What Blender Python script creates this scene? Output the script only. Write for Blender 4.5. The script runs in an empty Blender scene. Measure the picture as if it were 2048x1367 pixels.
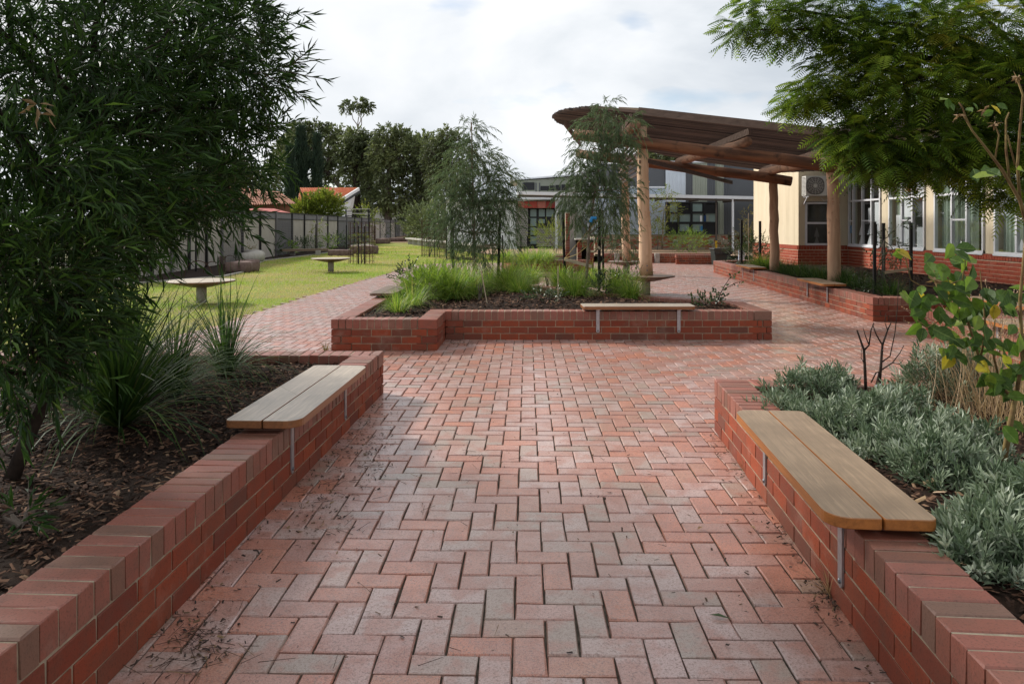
import bpy, math, random
import numpy as np
from mathutils import Vector, Matrix
random.seed(7)
RNG = np.random.default_rng(11)
PI = math.pi
S = bpy.context.scene
COL = S.collection
# ------------------------------------------------------------------ camera, sky, sun, exposure
F = 1480.0; HY = 450.0; CH = 1.5
cam_d = bpy.data.cameras.new('camera'); cam = bpy.data.objects.new('camera', cam_d); COL.objects.link(cam)
cam.location = (0, 0, CH); cam.rotation_euler = (PI/2, 0, 0)
cam_d.sensor_width = 36; cam_d.lens = 36*F/2048; cam_d.shift_y = -(683.5-HY)/2048
cam_d.clip_start = 0.05; cam_d.clip_end = 2000
S.camera = cam
SUN_EL, SUN_AZ = math.radians(34), math.radians(-54)      # azimuth measured from +Y towards +X
w = bpy.data.worlds.new('World'); S.world = w; w.use_nodes = True
nt = w.node_tree; N = nt.nodes; L = nt.links
for n in list(N): N.remove(n)
sky = N.new('ShaderNodeTexSky'); sky.sky_type = 'NISHITA'; sky.sun_disc = False
sky.sun_elevation = SUN_EL; sky.sun_rotation = SUN_AZ
tc = N.new('ShaderNodeTexCoord')
mp = N.new('ShaderNodeMapping'); mp.inputs['Scale'].default_value = (1.0, 1.0, 2.6); mp.inputs['Location'].default_value = (0.35, 0.2, 0.1)
n1 = N.new('ShaderNodeTexNoise'); n1.inputs['Scale'].default_value = 1.7; n1.inputs['Detail'].default_value = 7; n1.inputs['Roughness'].default_value = .52
n1.inputs['Distortion'].default_value = .5
n2 = N.new('ShaderNodeTexNoise'); n2.inputs['Scale'].default_value = 3.4; n2.inputs['Detail'].default_value = 5; n2.inputs['Roughness'].default_value = .5
L.new(tc.outputs['Generated'], mp.inputs[0]); L.new(mp.outputs[0], n1.inputs[0]); L.new(mp.outputs[0], n2.inputs[0])
cr = N.new('ShaderNodeValToRGB'); e = cr.color_ramp.elements
e[0].position = .36; e[0].color = (.58, .63, .69, 1); e[1].position = .60; e[1].color = (.97, .98, 1.0, 1)
ee = cr.color_ramp.elements.new(.47); ee.color = (.78, .815, .855, 1)
L.new(n1.outputs[0], cr.inputs[0])
cov = N.new('ShaderNodeValToRGB'); cov.color_ramp.elements[0].position = .30; cov.color_ramp.elements[1].position = .42
L.new(n2.outputs[0], cov.inputs[0])
b1 = N.new('ShaderNodeBackground'); b1.inputs[1].default_value = .10; L.new(sky.outputs[0], b1.inputs[0])
b2 = N.new('ShaderNodeBackground'); b2.inputs[1].default_value = .76; L.new(cr.outputs[0], b2.inputs[0])
mx = N.new('ShaderNodeMixShader'); L.new(cov.outputs[0], mx.inputs[0]); L.new(b1.outputs[0], mx.inputs[1]); L.new(b2.outputs[0], mx.inputs[2])
wo = N.new('ShaderNodeOutputWorld'); L.new(mx.outputs[0], wo.inputs[0])
sd = bpy.data.lights.new('sun', 'SUN'); sd.energy = 3.5; sd.angle = math.radians(8); sd.color = (1, .95, .87)
so = bpy.data.objects.new('sun', sd); COL.objects.link(so); so.location = (0, 0, 30)
sdir = Vector((math.sin(SUN_AZ)*math.cos(SUN_EL), math.cos(SUN_AZ)*math.cos(SUN_EL), math.sin(SUN_EL)))
so.rotation_euler = sdir.to_track_quat('Z', 'Y').to_euler()
S.view_settings.view_transform = 'Standard'; S.view_settings.look = 'None'; S.view_settings.gamma = 1
S.view_settings.exposure = 0.55; S.view_settings.use_curve_mapping = False
S.render.engine = 'CYCLES'
S.cycles.max_bounces = 5; S.cycles.diffuse_bounces = 2; S.cycles.glossy_bounces = 2; S.cycles.transmission_bounces = 2
S.cycles.transparent_max_bounces = 8; S.cycles.use_denoising = True
S.cycles.caustics_reflective = False; S.cycles.caustics_refractive = False

# ------------------------------------------------------------------ materials
def srgb(r, g, b):
    f = lambda c: (c/255/12.92) if c/255 <= .04045 else ((c/255+.055)/1.055)**2.4
    return (f(r), f(g), f(b), 1)
class MT:
    def __init__(s, name):
        s.m = bpy.data.materials.new(name); s.m.use_nodes = True; s.t = s.m.node_tree
        s.n = s.t.nodes; s.l = s.t.links; s.b = s.n['Principled BSDF']; s.out = s.n['Material Output']
    def node(s, typ, **k):
        x = s.n.new(typ)
        for a, v in k.items():
            if a.startswith('i_'):
                key = a[2:]; key = int(key) if key.isdigit() else key.replace('_', ' ')
                x.inputs[key].default_value = v
            else: setattr(x, a, v)
        return x
    def noise(s, scale, detail=4, rough=.55, vec=None, dist=0):
        x = s.node('ShaderNodeTexNoise', i_Scale=scale, i_Detail=detail, i_Roughness=rough, i_Distortion=dist)
        if vec is not None: s.l.new(vec, x.inputs[0])
        return x.outputs[0]
    def pos(s, scale=None, obj=False):
        if obj: o = s.node('ShaderNodeTexCoord').outputs['Object']
        else: o = s.node('ShaderNodeNewGeometry').outputs['Position']
        if scale:
            m = s.node('ShaderNodeMapping'); m.inputs['Scale'].default_value = scale; s.l.new(o, m.inputs[0]); o = m.outputs[0]
        return o
    def ramp(s, fac, stops, interp='LINEAR'):
        x = s.n.new('ShaderNodeValToRGB'); cr = x.color_ramp; cr.interpolation = interp
        while len(cr.elements) < len(stops): cr.elements.new(.5)
        for e, (p, c) in zip(cr.elements, sorted(stops, key=lambda q: q[0])):
            e.position = p; e.color = c if len(c) == 4 else (*c, 1)
        s.l.new(fac, x.inputs[0]); return x.outputs[0]
    def mix(s, fac, a, b, mode='MIX'):
        x = s.node('ShaderNodeMix', data_type='RGBA', blend_type=mode)
        for sock, v in ((x.inputs[0], fac), (x.inputs[6], a), (x.inputs[7], b)):
            if isinstance(v, (int, float)): sock.default_value = v
            elif isinstance(v, tuple): sock.default_value = v if len(v) == 4 else (*v, 1)
            else: s.l.new(v, sock)
        return x.outputs[2]
    def math(s, op, a, b=0.0, clamp=False):
        x = s.node('ShaderNodeMath', operation=op, use_clamp=clamp)
        for sock, v in ((x.inputs[0], a), (x.inputs[1], b)):
            if isinstance(v, (int, float)): sock.default_value = v
            else: s.l.new(v, sock)
        return x.outputs[0]
    def rnd(s, attr=False):
        if attr: return s.node('ShaderNodeAttribute', attribute_name='rnd').outputs['Fac']
        return s.node('ShaderNodeObjectInfo').outputs['Random']
    def bump(s, h, strength=.4, dist=.01):
        x = s.node('ShaderNodeBump', i_Strength=strength, i_Distance=dist); s.l.new(h, x.inputs['Height']); s.l.new(x.outputs[0], s.b.inputs['Normal'])
    def fin(s, col=None, rough=.8, spec=.3, metal=0):
        if col is not None:
            if isinstance(col, tuple): s.b.inputs['Base Color'].default_value = col if len(col) == 4 else (*col, 1)
            else: s.l.new(col, s.b.inputs['Base Color'])
        if isinstance(rough, (int, float)): s.b.inputs['Roughness'].default_value = rough
        else: s.l.new(rough, s.b.inputs['Roughness'])
        s.b.inputs['Specular IOR Level'].default_value = spec; s.b.inputs['Metallic'].default_value = metal
        return s.m

def paver_mat(attr):
    t = MT('paver_clay_' + ('many' if attr else 'each')); r = t.rnd(attr); p = t.pos()
    base = t.ramp(r, [(0, (.38, .19, .155)), (.12, (.43, .28, .245)), (.22, (.28, .215, .165)), (.30, (.42, .30, .27)), (.42, (.46, .31, .28)),
                      (.50, (.40, .145, .09)), (.58, (.50, .15, .07)), (.72, (.36, .19, .15)), (.80, (.46, .135, .06)), (.87, (.26, .21, .16)), (.93, (.43, .30, .265)), (1, (.36, .155, .12))]); base = t.mix(1.0, base, (1.12, 1.13, 1.14), 'MULTIPLY')
    n = t.noise(6, 5, .6, p)
    base = t.mix(t.ramp(n, [(.46, (0, 0, 0)), (.58, (.7, .7, .7))]), base, (.38, .13, .08))       # worn pink glaze against red body
    fine = t.noise(95, 3, .7, p)
    base = t.mix(t.ramp(fine, [(.53, (0, 0, 0)), (.60, (.7, .7, .7))]), base, (.13, .06, .04))  # pits
    fine2 = t.noise(230, 2, .5, p)
    base = t.mix(.30, base, t.ramp(fine2, [(.38, (.12, .06, .045)), (.6, (.50, .36, .31))]))
    big = t.noise(.45, 4, .6, p)
    base = t.mix(t.ramp(big, [(.45, (0, 0, 0)), (.75, (.5, .5, .5))]), base, (.28, .20, .16), 'MIX')
    t.bump(t.math('ADD', t.math('MULTIPLY', fine, .7), t.noise(28, 3, .6, p)), .4, .003); t.b.inputs['Coat Weight'].default_value = .35; t.b.inputs['Coat Roughness'].default_value = .24
    return t.fin(base, t.ramp(t.noise(14, 3, .6, p), [(.3, (.27,)*3), (.7, (.48,)*3)]), .65)
def brick_mat(name, attr, stops, dirt=(.10, .07, .05), vmul=1.0):
    t = MT(name + ('_many' if attr else '_each')); r = t.rnd(attr); p = t.pos()
    base = t.ramp(r, stops)
    n = t.noise(9, 4, .6, p)
    base = t.mix(t.math('MULTIPLY', t.ramp(n, [(.45, (0, 0, 0)), (.75, (1, 1, 1))]), .45), base, dirt)
    f = t.noise(120, 3, .7, p)
    base = t.mix(t.ramp(f, [(.54, (0, 0, 0)), (.64, (.5, .5, .5))]), base, (.07, .03, .02)); e_ = t.noise(2.3, 5, .7, p); base = t.mix(t.ramp(e_, [(.56, (0, 0, 0)), (.72, (.38, .38, .38))]), base, (.34, .24, .19))
    t.bump(f, .35, .003)
    return t.fin(base, .5 if 'cap' in name else .72, .5 if 'cap' in name else .25)
WALLSTOPS = [(0, (.22, .048, .024)), (.25, (.29, .062, .026)), (.5, (.17, .040, .024)), (.7, (.25, .062, .030)), (.88, (.135, .050, .034)), (1, (.23, .048, .024))]
CAPSTOPS = [(0, (.24, .078, .052)), (.35, (.28, .10, .07)), (.6, (.17, .075, .048)), (.72, (.26, .070, .042)), (.86, (.18, .095, .065)), (1, (.27, .085, .055))]
M = {}
M['paver'] = paver_mat(False); M['paver_m'] = paver_mat(True)
M['wb'] = brick_mat('wall_brick', False, WALLSTOPS); M['wb_m'] = brick_mat('wall_brick', True, WALLSTOPS)
M['cb'] = brick_mat('cap_brick', False, CAPSTOPS); M['cb_m'] = brick_mat('cap_brick', True, CAPSTOPS)
BSTOPS = [(0, (.33, .062, .03)), (.5, (.37, .075, .036)), (1, (.30, .055, .03))]
M['hb'] = brick_mat('house_brick', False, BSTOPS, (.2, .05, .03)); M['hb_m'] = brick_mat('house_brick', True, BSTOPS, (.2, .05, .03))
def simple(key, col, rough=.7, spec=.3, metal=0, n=None, var=.25, bump=0, col2=None, scale=6, obj=False, stretch=None):
    t = MT(key)
    p = t.pos(stretch, obj)
    nn = t.noise(scale, 5, .6, p)
    c2 = col2 if col2 else tuple(c*(1-var) for c in col)
    c = t.ramp(nn, [(.3, col), (.7, c2)])
    if bump: t.bump(t.noise(scale*6, 4, .65, p), bump, .006)
    M[key] = t.fin(c, rough, spec, metal); return M[key]
simple('mortar', (.40, .33, .24), .95, .1, bump=.5, col2=(.22, .18, .13), scale=14)
simple('mortar_pale', (.62, .50, .36), .95, .1, col2=(.5, .40, .29), scale=20)
simple('bedding', (.13, .105, .08), .95, .1, bump=.6, col2=(.03, .025, .02), scale=25)
simple('soil', (.026, .015, .010), .95, .1, bump=.8, col2=(.018, .012, .009), scale=12)
simple('terrain', (.12, .10, .05), .95, .1, col2=(.07, .085, .03), scale=.5)
simple('gravel', (.36, .25, .17), .95, .1, col2=(.26, .17, .11), scale=9, bump=.5)
simple('concrete', (.34, .32, .29), .85, .2, col2=(.24, .225, .20), scale=9, bump=.3)
simple('pale_concrete', (.48, .46, .42), .85, .2, col2=(.36, .34, .30), scale=6, bump=.3)
simple('steel', (.42, .43, .45), .38, .5, .75, col2=(.30, .31, .33), scale=30)
simple('bolt', (.20, .21, .23), .35, .5, .9)
simple('black', (.012, .011, .010), .6, .3)
simple('charred', (.016, .013, .011), .8, .2, bump=.4, scale=20)
simple('cream', (.66, .56, .41), .85, .2, col2=(.57, .48, .35), scale=1.5, bump=.05)
def cream_mat():
    t = MT('render_cream'); p = t.pos((5, 5, .35)); q = t.pos()
    c = t.ramp(t.noise(1.0, 5, .6, p), [(.35, (.66, .57, .42)), (.62, (.60, .51, .36)), (.78, (.45, .38, .27))])
    c = t.mix(t.ramp(t.noise(3, 5, .65, q), [(.5, (0, 0, 0)), (.75, (.4, .4, .4))]), c, (.52, .45, .33)); t.bump(t.noise(60, 3, .6, q), .15, .003)
    M['cream'] = t.fin(c, .85, .2)
cream_mat()
simple('white', (.74, .75, .76), .5, .4, var=.06)
simple('alu', (.70, .71, .74), .45, .4, 0, var=.08)
simple('gutter', (.68, .70, .74), .45, .5, var=.08, scale=2)
simple('under', (.10, .085, .075), .8, .2)
simple('fence_cream', (.36, .33, .29), .7, .3, col2=(.30, .27, .235), scale=1.2)
simple('fence_grey', (.16, .15, .155), .7, .3, col2=(.12, .115, .12), scale=1.2)
simple('clad_white', (.55, .60, .66), .5, .4, var=.07, scale=2)
simple('clad_green', (.27, .29, .235), .5, .4, var=.07, scale=2)
simple('clad_dark', (.085, .09, .10), .5, .4, var=.1, scale=2)
simple('clad_black', (.035, .036, .042), .5, .4, var=.1, scale=2)
simple('clad_blue', (.42, .50, .60), .5, .4, var=.07, scale=2)
simple('red1', (.42, .065, .045), .6); simple('red2', (.50, .16, .12), .6); simple('red3', (.30, .035, .03), .6)
simple('tile', (.58, .22, .115), .8, .2, col2=(.48, .13, .055), scale=3)
simple('tile_dark', (.36, .16, .10), .85, .2, col2=(.22, .11, .075), scale=3)
simple('roof_red', (.40, .09, .07), .6)
simple('frame_dark', (.018, .019, .022), .5)
simple('screen_green', (.22, .30, .29), .35, .5, var=.1)
simple('curtain', (.50, .60, .50), .8, .2, col2=(.40, .48, .40), scale=3, stretch=(14, 14, .3))
simple('room', (.10, .09, .08), .9, .1)
simple('paper', (.84, .87, .90), .8, .2, var=.05)
simple('blue', (.02, .22, .50), .5); simple('blue_dark', (.01, .06, .20), .5)
simple('rock', (.22, .155, .135), .9, .2, bump=.9, col2=(.10, .06, .05), scale=5)
simple('rock_pale', (.42, .39, .35), .9, .2, bump=.6, col2=(.30, .28, .25), scale=5)
simple('strap', (.34, .29, .20), .9, .1, var=.25, scale=25)
simple('rope', (.50, .38, .17), .9, .1)
simple('seat_grey', (.16, .20, .24), .45, .4, var=.1)
simple('bin', (.018, .028, .026), .45, .4); simple('bin_bag', (.01, .01, .011), .3, .5)
simple('cane', (.45, .36, .25), .8, .2); simple('yellow', (.62, .36, .02), .6)
simple('rust', (.07, .035, .022), .85, .2)
simple('ac_white', (.60, .59, .55), .5, .4, var=.05); simple('ac_grey', (.17, .165, .155), .5, .4)
simple('hood', (.50, .45, .38), .6, .3, var=.15, scale=12)
simple('bottle', (.30, .30, .30), .2, .6)

def wood(key, top, side, gscale=1.0, axis=1, rough=.6, var=False):
    t = MT(key); p = t.pos(None, True)
    m = t.node('ShaderNodeMapping'); sc = [46*gscale]*3; sc[axis] = 1.6*gscale; m.inputs['Scale'].default_value = sc; t.l.new(p, m.inputs[0])
    r = t.rnd(); add = t.node('ShaderNodeVectorMath', operation='ADD'); t.l.new(m.outputs[0], add.inputs[0])
    cmb = t.node('ShaderNodeCombineXYZ'); t.l.new(t.math('MULTIPLY', r, 40), cmb.inputs[axis]); t.l.new(cmb.outputs[0], add.inputs[1]); v = add.outputs[0]
    g = t.noise(1.0, 6, .65, v, .6)
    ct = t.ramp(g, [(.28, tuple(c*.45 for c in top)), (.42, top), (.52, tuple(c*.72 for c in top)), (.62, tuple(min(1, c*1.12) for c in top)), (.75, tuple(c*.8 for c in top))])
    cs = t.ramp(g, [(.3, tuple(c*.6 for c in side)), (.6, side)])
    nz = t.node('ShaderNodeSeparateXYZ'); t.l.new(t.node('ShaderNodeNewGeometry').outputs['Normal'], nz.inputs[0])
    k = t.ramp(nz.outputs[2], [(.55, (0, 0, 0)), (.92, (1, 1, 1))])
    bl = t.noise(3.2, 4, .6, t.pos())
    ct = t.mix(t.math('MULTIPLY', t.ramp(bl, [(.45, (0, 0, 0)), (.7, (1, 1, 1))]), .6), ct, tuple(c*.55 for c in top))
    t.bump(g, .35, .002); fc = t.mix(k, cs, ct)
    if var: fc = t.mix(1.0, fc, t.ramp(r, [(0, (.38, .36, .36)), (1, (1.45, 1.35, 1.25))]), 'MULTIPLY')
    M[key] = t.fin(fc, rough, .4)
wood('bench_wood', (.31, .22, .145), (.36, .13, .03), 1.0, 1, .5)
wood('bench_wood_pale', (.46, .38, .30), (.24, .10, .04), 1.0, 1, .34)  # paler copy of bench_wood, whitish glare put into the top colour
wood('slat_wood', (.21, .17, .15), (.125, .092, .078), .3, 0, .8, True)
wood('slat_top', (.34, .28, .20), (.30, .22, .15), .6, 0, .8)
wood('table_wood', (.44, .37, .28), (.19, .10, .055), .5, 0, .55)
wood('table_wood_dark', (.17, .11, .075), (.13, .07, .045), .5, 0, .5)
wood('old_plank', (.26, .20, .13), (.17, .12, .08), .6, 0, .8)
def log_mat(key, a, b, knots):
    t = MT(key); p = t.pos(None, True)
    m = t.node('ShaderNodeMapping'); m.inputs['Scale'].default_value = (7, 7, .8); t.l.new(p, m.inputs[0])
    g = t.noise(1.0, 6, .62, m.outputs[0], .4)
    c = t.ramp(g, [(.3, b), (.62, a)])
    k = t.noise(2.6, 3, .6, p)
    c = t.mix(t.ramp(k, [(.56, (0, 0, 0)), (.68, (.8, .8, .8))]), c, knots)
    t.bump(g, .6, .012); M[key] = t.fin(c, .75, .25)
log_mat('log_pale', (.66, .46, .31), (.46, .29, .17), (.32, .18, .10))
log_mat('log_post', (.46, .29, .185), (.27, .155, .095), (.16, .085, .05))
log_mat('log_dark', (.23, .105, .055), (.045, .026, .02), (.025, .018, .015))
log_mat('log_mid', (.33, .19, .12), (.10, .055, .038), (.05, .03, .025))
def bark_mat(key, a, b):
    t = MT(key); p = t.pos(); g = t.noise(14, 5, .65, p); t.bump(g, .6, .01)
    M[key] = t.fin(t.ramp(g, [(.35, b), (.65, a)]), .9, .15)
bark_mat('bark_dark', (.05, .035, .028), (.02, .014, .011)); bark_mat('bark_grey', (.17, .14, .115), (.07, .055, .045))
bark_mat('bark_red', (.15, .055, .04), (.06, .025, .02)); bark_mat('bark_pale', (.30, .24, .19), (.14, .10, .08))
bark_mat('stem_green', (.20, .15, .06), (.11, .06, .03))
def leaf_mat(key, stops, rough=.45, trans=.25, spec=.4, obj=False):
    t = MT(key); r = t.rnd(not obj)
    c = t.ramp(r, stops)
    t.fin(c, rough, spec)
    tr = t.node('ShaderNodeBsdfTranslucent'); cc = t.mix(.5, c, (.9, 1.0, .25), 'MULTIPLY'); 
    br = t.node('ShaderNodeMix', data_type='RGBA', blend_type='ADD'); br.inputs[0].default_value = 1; t.l.new(c, br.inputs[6]); t.l.new(cc, br.inputs[7])
    t.l.new(br.outputs[2], tr.inputs[0])
    mx = t.node('ShaderNodeMixShader'); mx.inputs[0].default_value = trans
    t.l.new(t.b.outputs[0], mx.inputs[1]); t.l.new(tr.outputs[0], mx.inputs[2]); t.l.new(mx.outputs[0], t.out.inputs[0])
    M[key] = t.m
leaf_mat('lf_left', [(0, (.010, .024, .007)), (.5, (.020, .046, .010)), (.85, (.045, .095, .016)), (.97, (.09, .16, .025)), (1, (.12, .18, .03))], .5, .2, .25)
leaf_mat('lf_left_each', [(0, (.010, .024, .007)), (.5, (.020, .046, .010)), (.85, (.045, .095, .016)), (.97, (.09, .16, .025)), (1, (.12, .18, .03))], .5, .2, .25, True)
leaf_mat('lf_jac', [(0, (.025, .055, .008)), (.3, (.055, .105, .012)), (.65, (.13, .20, .020)), (.95, (.26, .33, .035)), (1, (.30, .28, .04))], .6, .32, .15)
leaf_mat('lf_euc', [(0, (.045, .070, .036)), (.5, (.085, .125, .062)), (.85, (.13, .175, .085)), (.93, (.17, .16, .07)), (1, (.20, .11, .06))], .6, .25, .2)
leaf_mat('lf_far', [(0, (.040, .055, .022)), (.5, (.11, .135, .055)), (.9, (.19, .22, .085)), (1, (.25, .27, .11))], .6, .2)
leaf_mat('lf_cyp', [(0, (.012, .026, .016)), (.6, (.022, .045, .024)), (1, (.04, .065, .03))], .7, .1)
leaf_mat('lf_yel', [(0, (.07, .11, .015)), (.6, (.14, .18, .02)), (.9, (.24, .22, .03)), (1, (.30, .20, .03))], .5, .3)
leaf_mat('lf_grass', [(0, (.05, .11, .015)), (.4, (.13, .22, .026)), (.8, (.25, .34, .045)), (1, (.40, .36, .12))], .5, .35)
leaf_mat('lf_strap', [(0, (.014, .034, .008)), (.6, (.035, .075, .014)), (.9, (.07, .12, .022)), (1, (.12, .12, .04))], .6, .25, .2)
leaf_mat('lf_lawn', [(0, (.12, .23, .018)), (.38, (.22, .31, .026)), (.52, (.33, .31, .09)), (1, (.46, .36, .19))], .6, .3)
leaf_mat('lf_grey', [(0, (.035, .060, .028)), (.35, (.10, .145, .080)), (.7, (.22, .27, .185)), (1, (.50, .54, .44))], .5, .12, .35)
leaf_mat('lf_dark', [(0, (.016, .032, .012)), (.6, (.04, .07, .022)), (1, (.075, .12, .035))], .35, .15, .5)
leaf_mat('lf_lime', [(0, (.05, .10, .015)), (.5, (.12, .20, .022)), (.85, (.20, .28, .03)), (1, (.32, .36, .05))], .5, .35)
leaf_mat('lf_dry', [(0, (.16, .10, .05)), (.5, (.34, .23, .13)), (1, (.50, .36, .24))], .8, .25)
leaf_mat('lf_autumn', [(0, (.06, .07, .02)), (.5, (.14, .12, .03)), (1, (.22, .12, .04))], .6, .3)
leaf_mat('lf_rose', [(0, (.030, .062, .012)), (.5, (.060, .115, .020)), (.75, (.10, .17, .022)), (.93, (.18, .24, .03)), (.95, (.40, .36, .03)), (1, (.42, .28, .03))], .5, .28, .25, True)
def veins(key):
    t = MT.__new__(MT); t.m = M[key]; t.t = t.m.node_tree; t.n = t.t.nodes; t.l = t.t.links; t.b = t.n['Principled BSDF']
    sx = t.node('ShaderNodeSeparateXYZ'); t.l.new(t.pos(None, True), sx.inputs[0]); ay = t.math('ABSOLUTE', sx.outputs[1])
    mid = t.ramp(ay, [(0, (1, 1, 1)), (.035, (0, 0, 0))]); w_ = t.math('SINE', t.math('MULTIPLY', t.math('SUBTRACT', sx.outputs[0], t.math('MULTIPLY', ay, .7)), 42)); vv = t.ramp(w_, [(.86, (0, 0, 0)), (1, (.5, .5, .5))])
    old = t.b.inputs['Base Color'].links[0].from_socket; blot = t.noise(3.5, 4, .6, t.pos(None, True))
    c = t.mix(t.math('MAXIMUM', mid, vv), old, (.16, .22, .06)); c = t.mix(t.ramp(blot, [(.5, (0, 0, 0)), (.62, (.5, .5, .5))]), c, t.mix(1.0, old, (.55, .5, .4), 'MULTIPLY')); t.l.new(c, t.b.inputs['Base Color'])
veins('lf_rose')
leaf_mat('chips', [(0, (.012, .007, .005)), (.5, (.034, .018, .012)), (.75, (.095, .048, .030)), (.93, (.19, .11, .07)), (1, (.24, .16, .10))], .9, 0.0, .12)
leaf_mat('litter', [(0, (.02, .012, .009)), (.6, (.05, .03, .02)), (.9, (.12, .07, .035)), (1, (.24, .16, .08))], .8, .05)
def lawn_mat():
    t = MT('lawn_ground'); p = t.pos()
    a = t.noise(.55, 5, .6, p); b = t.noise(14, 5, .7, p); c = t.noise(60, 3, .7, p)
    g = t.ramp(b, [(.3, (.13, .20, .02)), (.7, (.24, .31, .034))])
    d = t.ramp(b, [(.3, (.22, .17, .075)), (.7, (.34, .27, .13))])
    col = t.mix(t.ramp(a, [(.43, (0, 0, 0)), (.56, (.9, .9, .9))]), g, d)
    col = t.mix(.4, col, t.ramp(c, [(.35, (.07, .08, .02)), (.65, (.33, .34, .09))]))
    t.bump(c, .8, .02); M['lawn'] = t.fin(col, .9, .1)
lawn_mat()
def glass_mat():
    t = MT('window_glass'); fr = t.node('ShaderNodeFresnel', i_IOR=1.5)
    g = t.node('ShaderNodeBsdfGlossy', i_Roughness=.02); tr = t.node('ShaderNodeBsdfTransparent'); tr.inputs[0].default_value = (.93, .95, .95, 1)
    mx = t.node('ShaderNodeMixShader'); k = t.math('MULTIPLY', fr.outputs[0], .38)
    t.l.new(k, mx.inputs[0]); t.l.new(tr.outputs[0], mx.inputs[1]); t.l.new(g.outputs[0], mx.inputs[2]); t.l.new(mx.outputs[0], t.out.inputs[0])
    M['glass'] = t.m
glass_mat()
def brickwall_far():      # only for brick surfaces too far to count
    t = MT('far_block'); M['far_block'] = t.fin((.10, .095, .10), .8)
brickwall_far()

# ------------------------------------------------------------------ mesh helpers
def mesh_np(name, V, Fc, mat, rnd=None, smooth=False):
    V = np.asarray(V, dtype=np.float32).reshape(-1, 3); Fc = np.asarray(Fc, dtype=np.int32)
    me = bpy.data.meshes.new(name); k = Fc.shape[1]; n = Fc.shape[0]
    me.vertices.add(len(V)); me.vertices.foreach_set('co', V.ravel())
    me.loops.add(n*k); me.loops.foreach_set('vertex_index', Fc.ravel())
    me.polygons.add(n); me.polygons.foreach_set('loop_start', np.arange(0, n*k, k, dtype=np.int32))
    me.polygons.foreach_set('use_smooth', np.full(n, bool(smooth)))
    me.update(calc_edges=True)
    if rnd is not None:
        a = me.attributes.new('rnd', 'FLOAT', 'POINT'); a.data.foreach_set('value', np.asarray(rnd, dtype=np.float32))
    if mat: me.materials.append(mat)
    return me
def batch(name, tpl, R, T, mat, rnd=None, smooth=False):
    """R (N,3,3) columns are the template axes already scaled, T (N,3)"""
    tv, tf = tpl; tv = np.asarray(tv, float); tf = np.asarray(tf, int); n = len(T)
    V = np.einsum('nij,kj->nki', R, tv) + T[:, None, :]
    Fc = tf[None] + (np.arange(n)*len(tv))[:, None, None]
    if rnd is None: rnd = RNG.random(n)
    return mesh_np(name, V.reshape(-1, 3), Fc.reshape(-1, tf.shape[1]), mat, np.repeat(rnd, len(tv)), smooth)
def unit(v): return v/np.maximum(np.linalg.norm(v, axis=-1, keepdims=True), 1e-9)
def frames(d, length, width, up=None, rng=RNG, roll=1.0):
    n = len(d); d = unit(d)
    if up is None: up = np.array([0, 0, 1.0]) + rng.normal(size=(n, 3))*roll
    s = unit(np.cross(up, d)); nn = np.cross(d, s)
    length = np.broadcast_to(length, (n,)); width = np.broadcast_to(width, (n,))
    return np.stack([d*length[:, None], s*width[:, None], nn*length[:, None]], axis=2)
LEAF = ([(0, 0, 0), (.42, .5, .05), (.42, 0, -.03), (.42, -.5, .05), (1, 0, -.10)], [(0, 2, 1), (0, 3, 2), (1, 2, 4), (2, 3, 4)])
LEAF2 = ([(0, 0, 0), (.45, .5, 0), (1, 0, -.08), (.45, -.5, 0)], [(0, 1, 2, 3)])
TWIG = ([(0, .5, 0), (0, -.25, .43), (0, -.25, -.43), (1, .3, 0), (1, -.15, .26), (1, -.15, -.26)], [(0, 1, 4, 3), (1, 2, 5, 4), (2, 0, 3, 5)])
def strap(bend, n=5, a=1.25):
    V = []; Fq = []; x = z = 0
    for i in range(n+1):
        wd = .5*(1-(i/n)**1.8)*(.55+.45*min(1, i+.6))
        if i == n: wd = .02
        V += [(x, wd, z), (x, -wd, z)]
        x += math.cos(a)/n; z += math.sin(a)/n; a -= bend/n*(.5+i/n)
        if i < n: Fq.append((2*i, 2*i+1, 2*i+3, 2*i+2))
    return V, Fq
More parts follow.
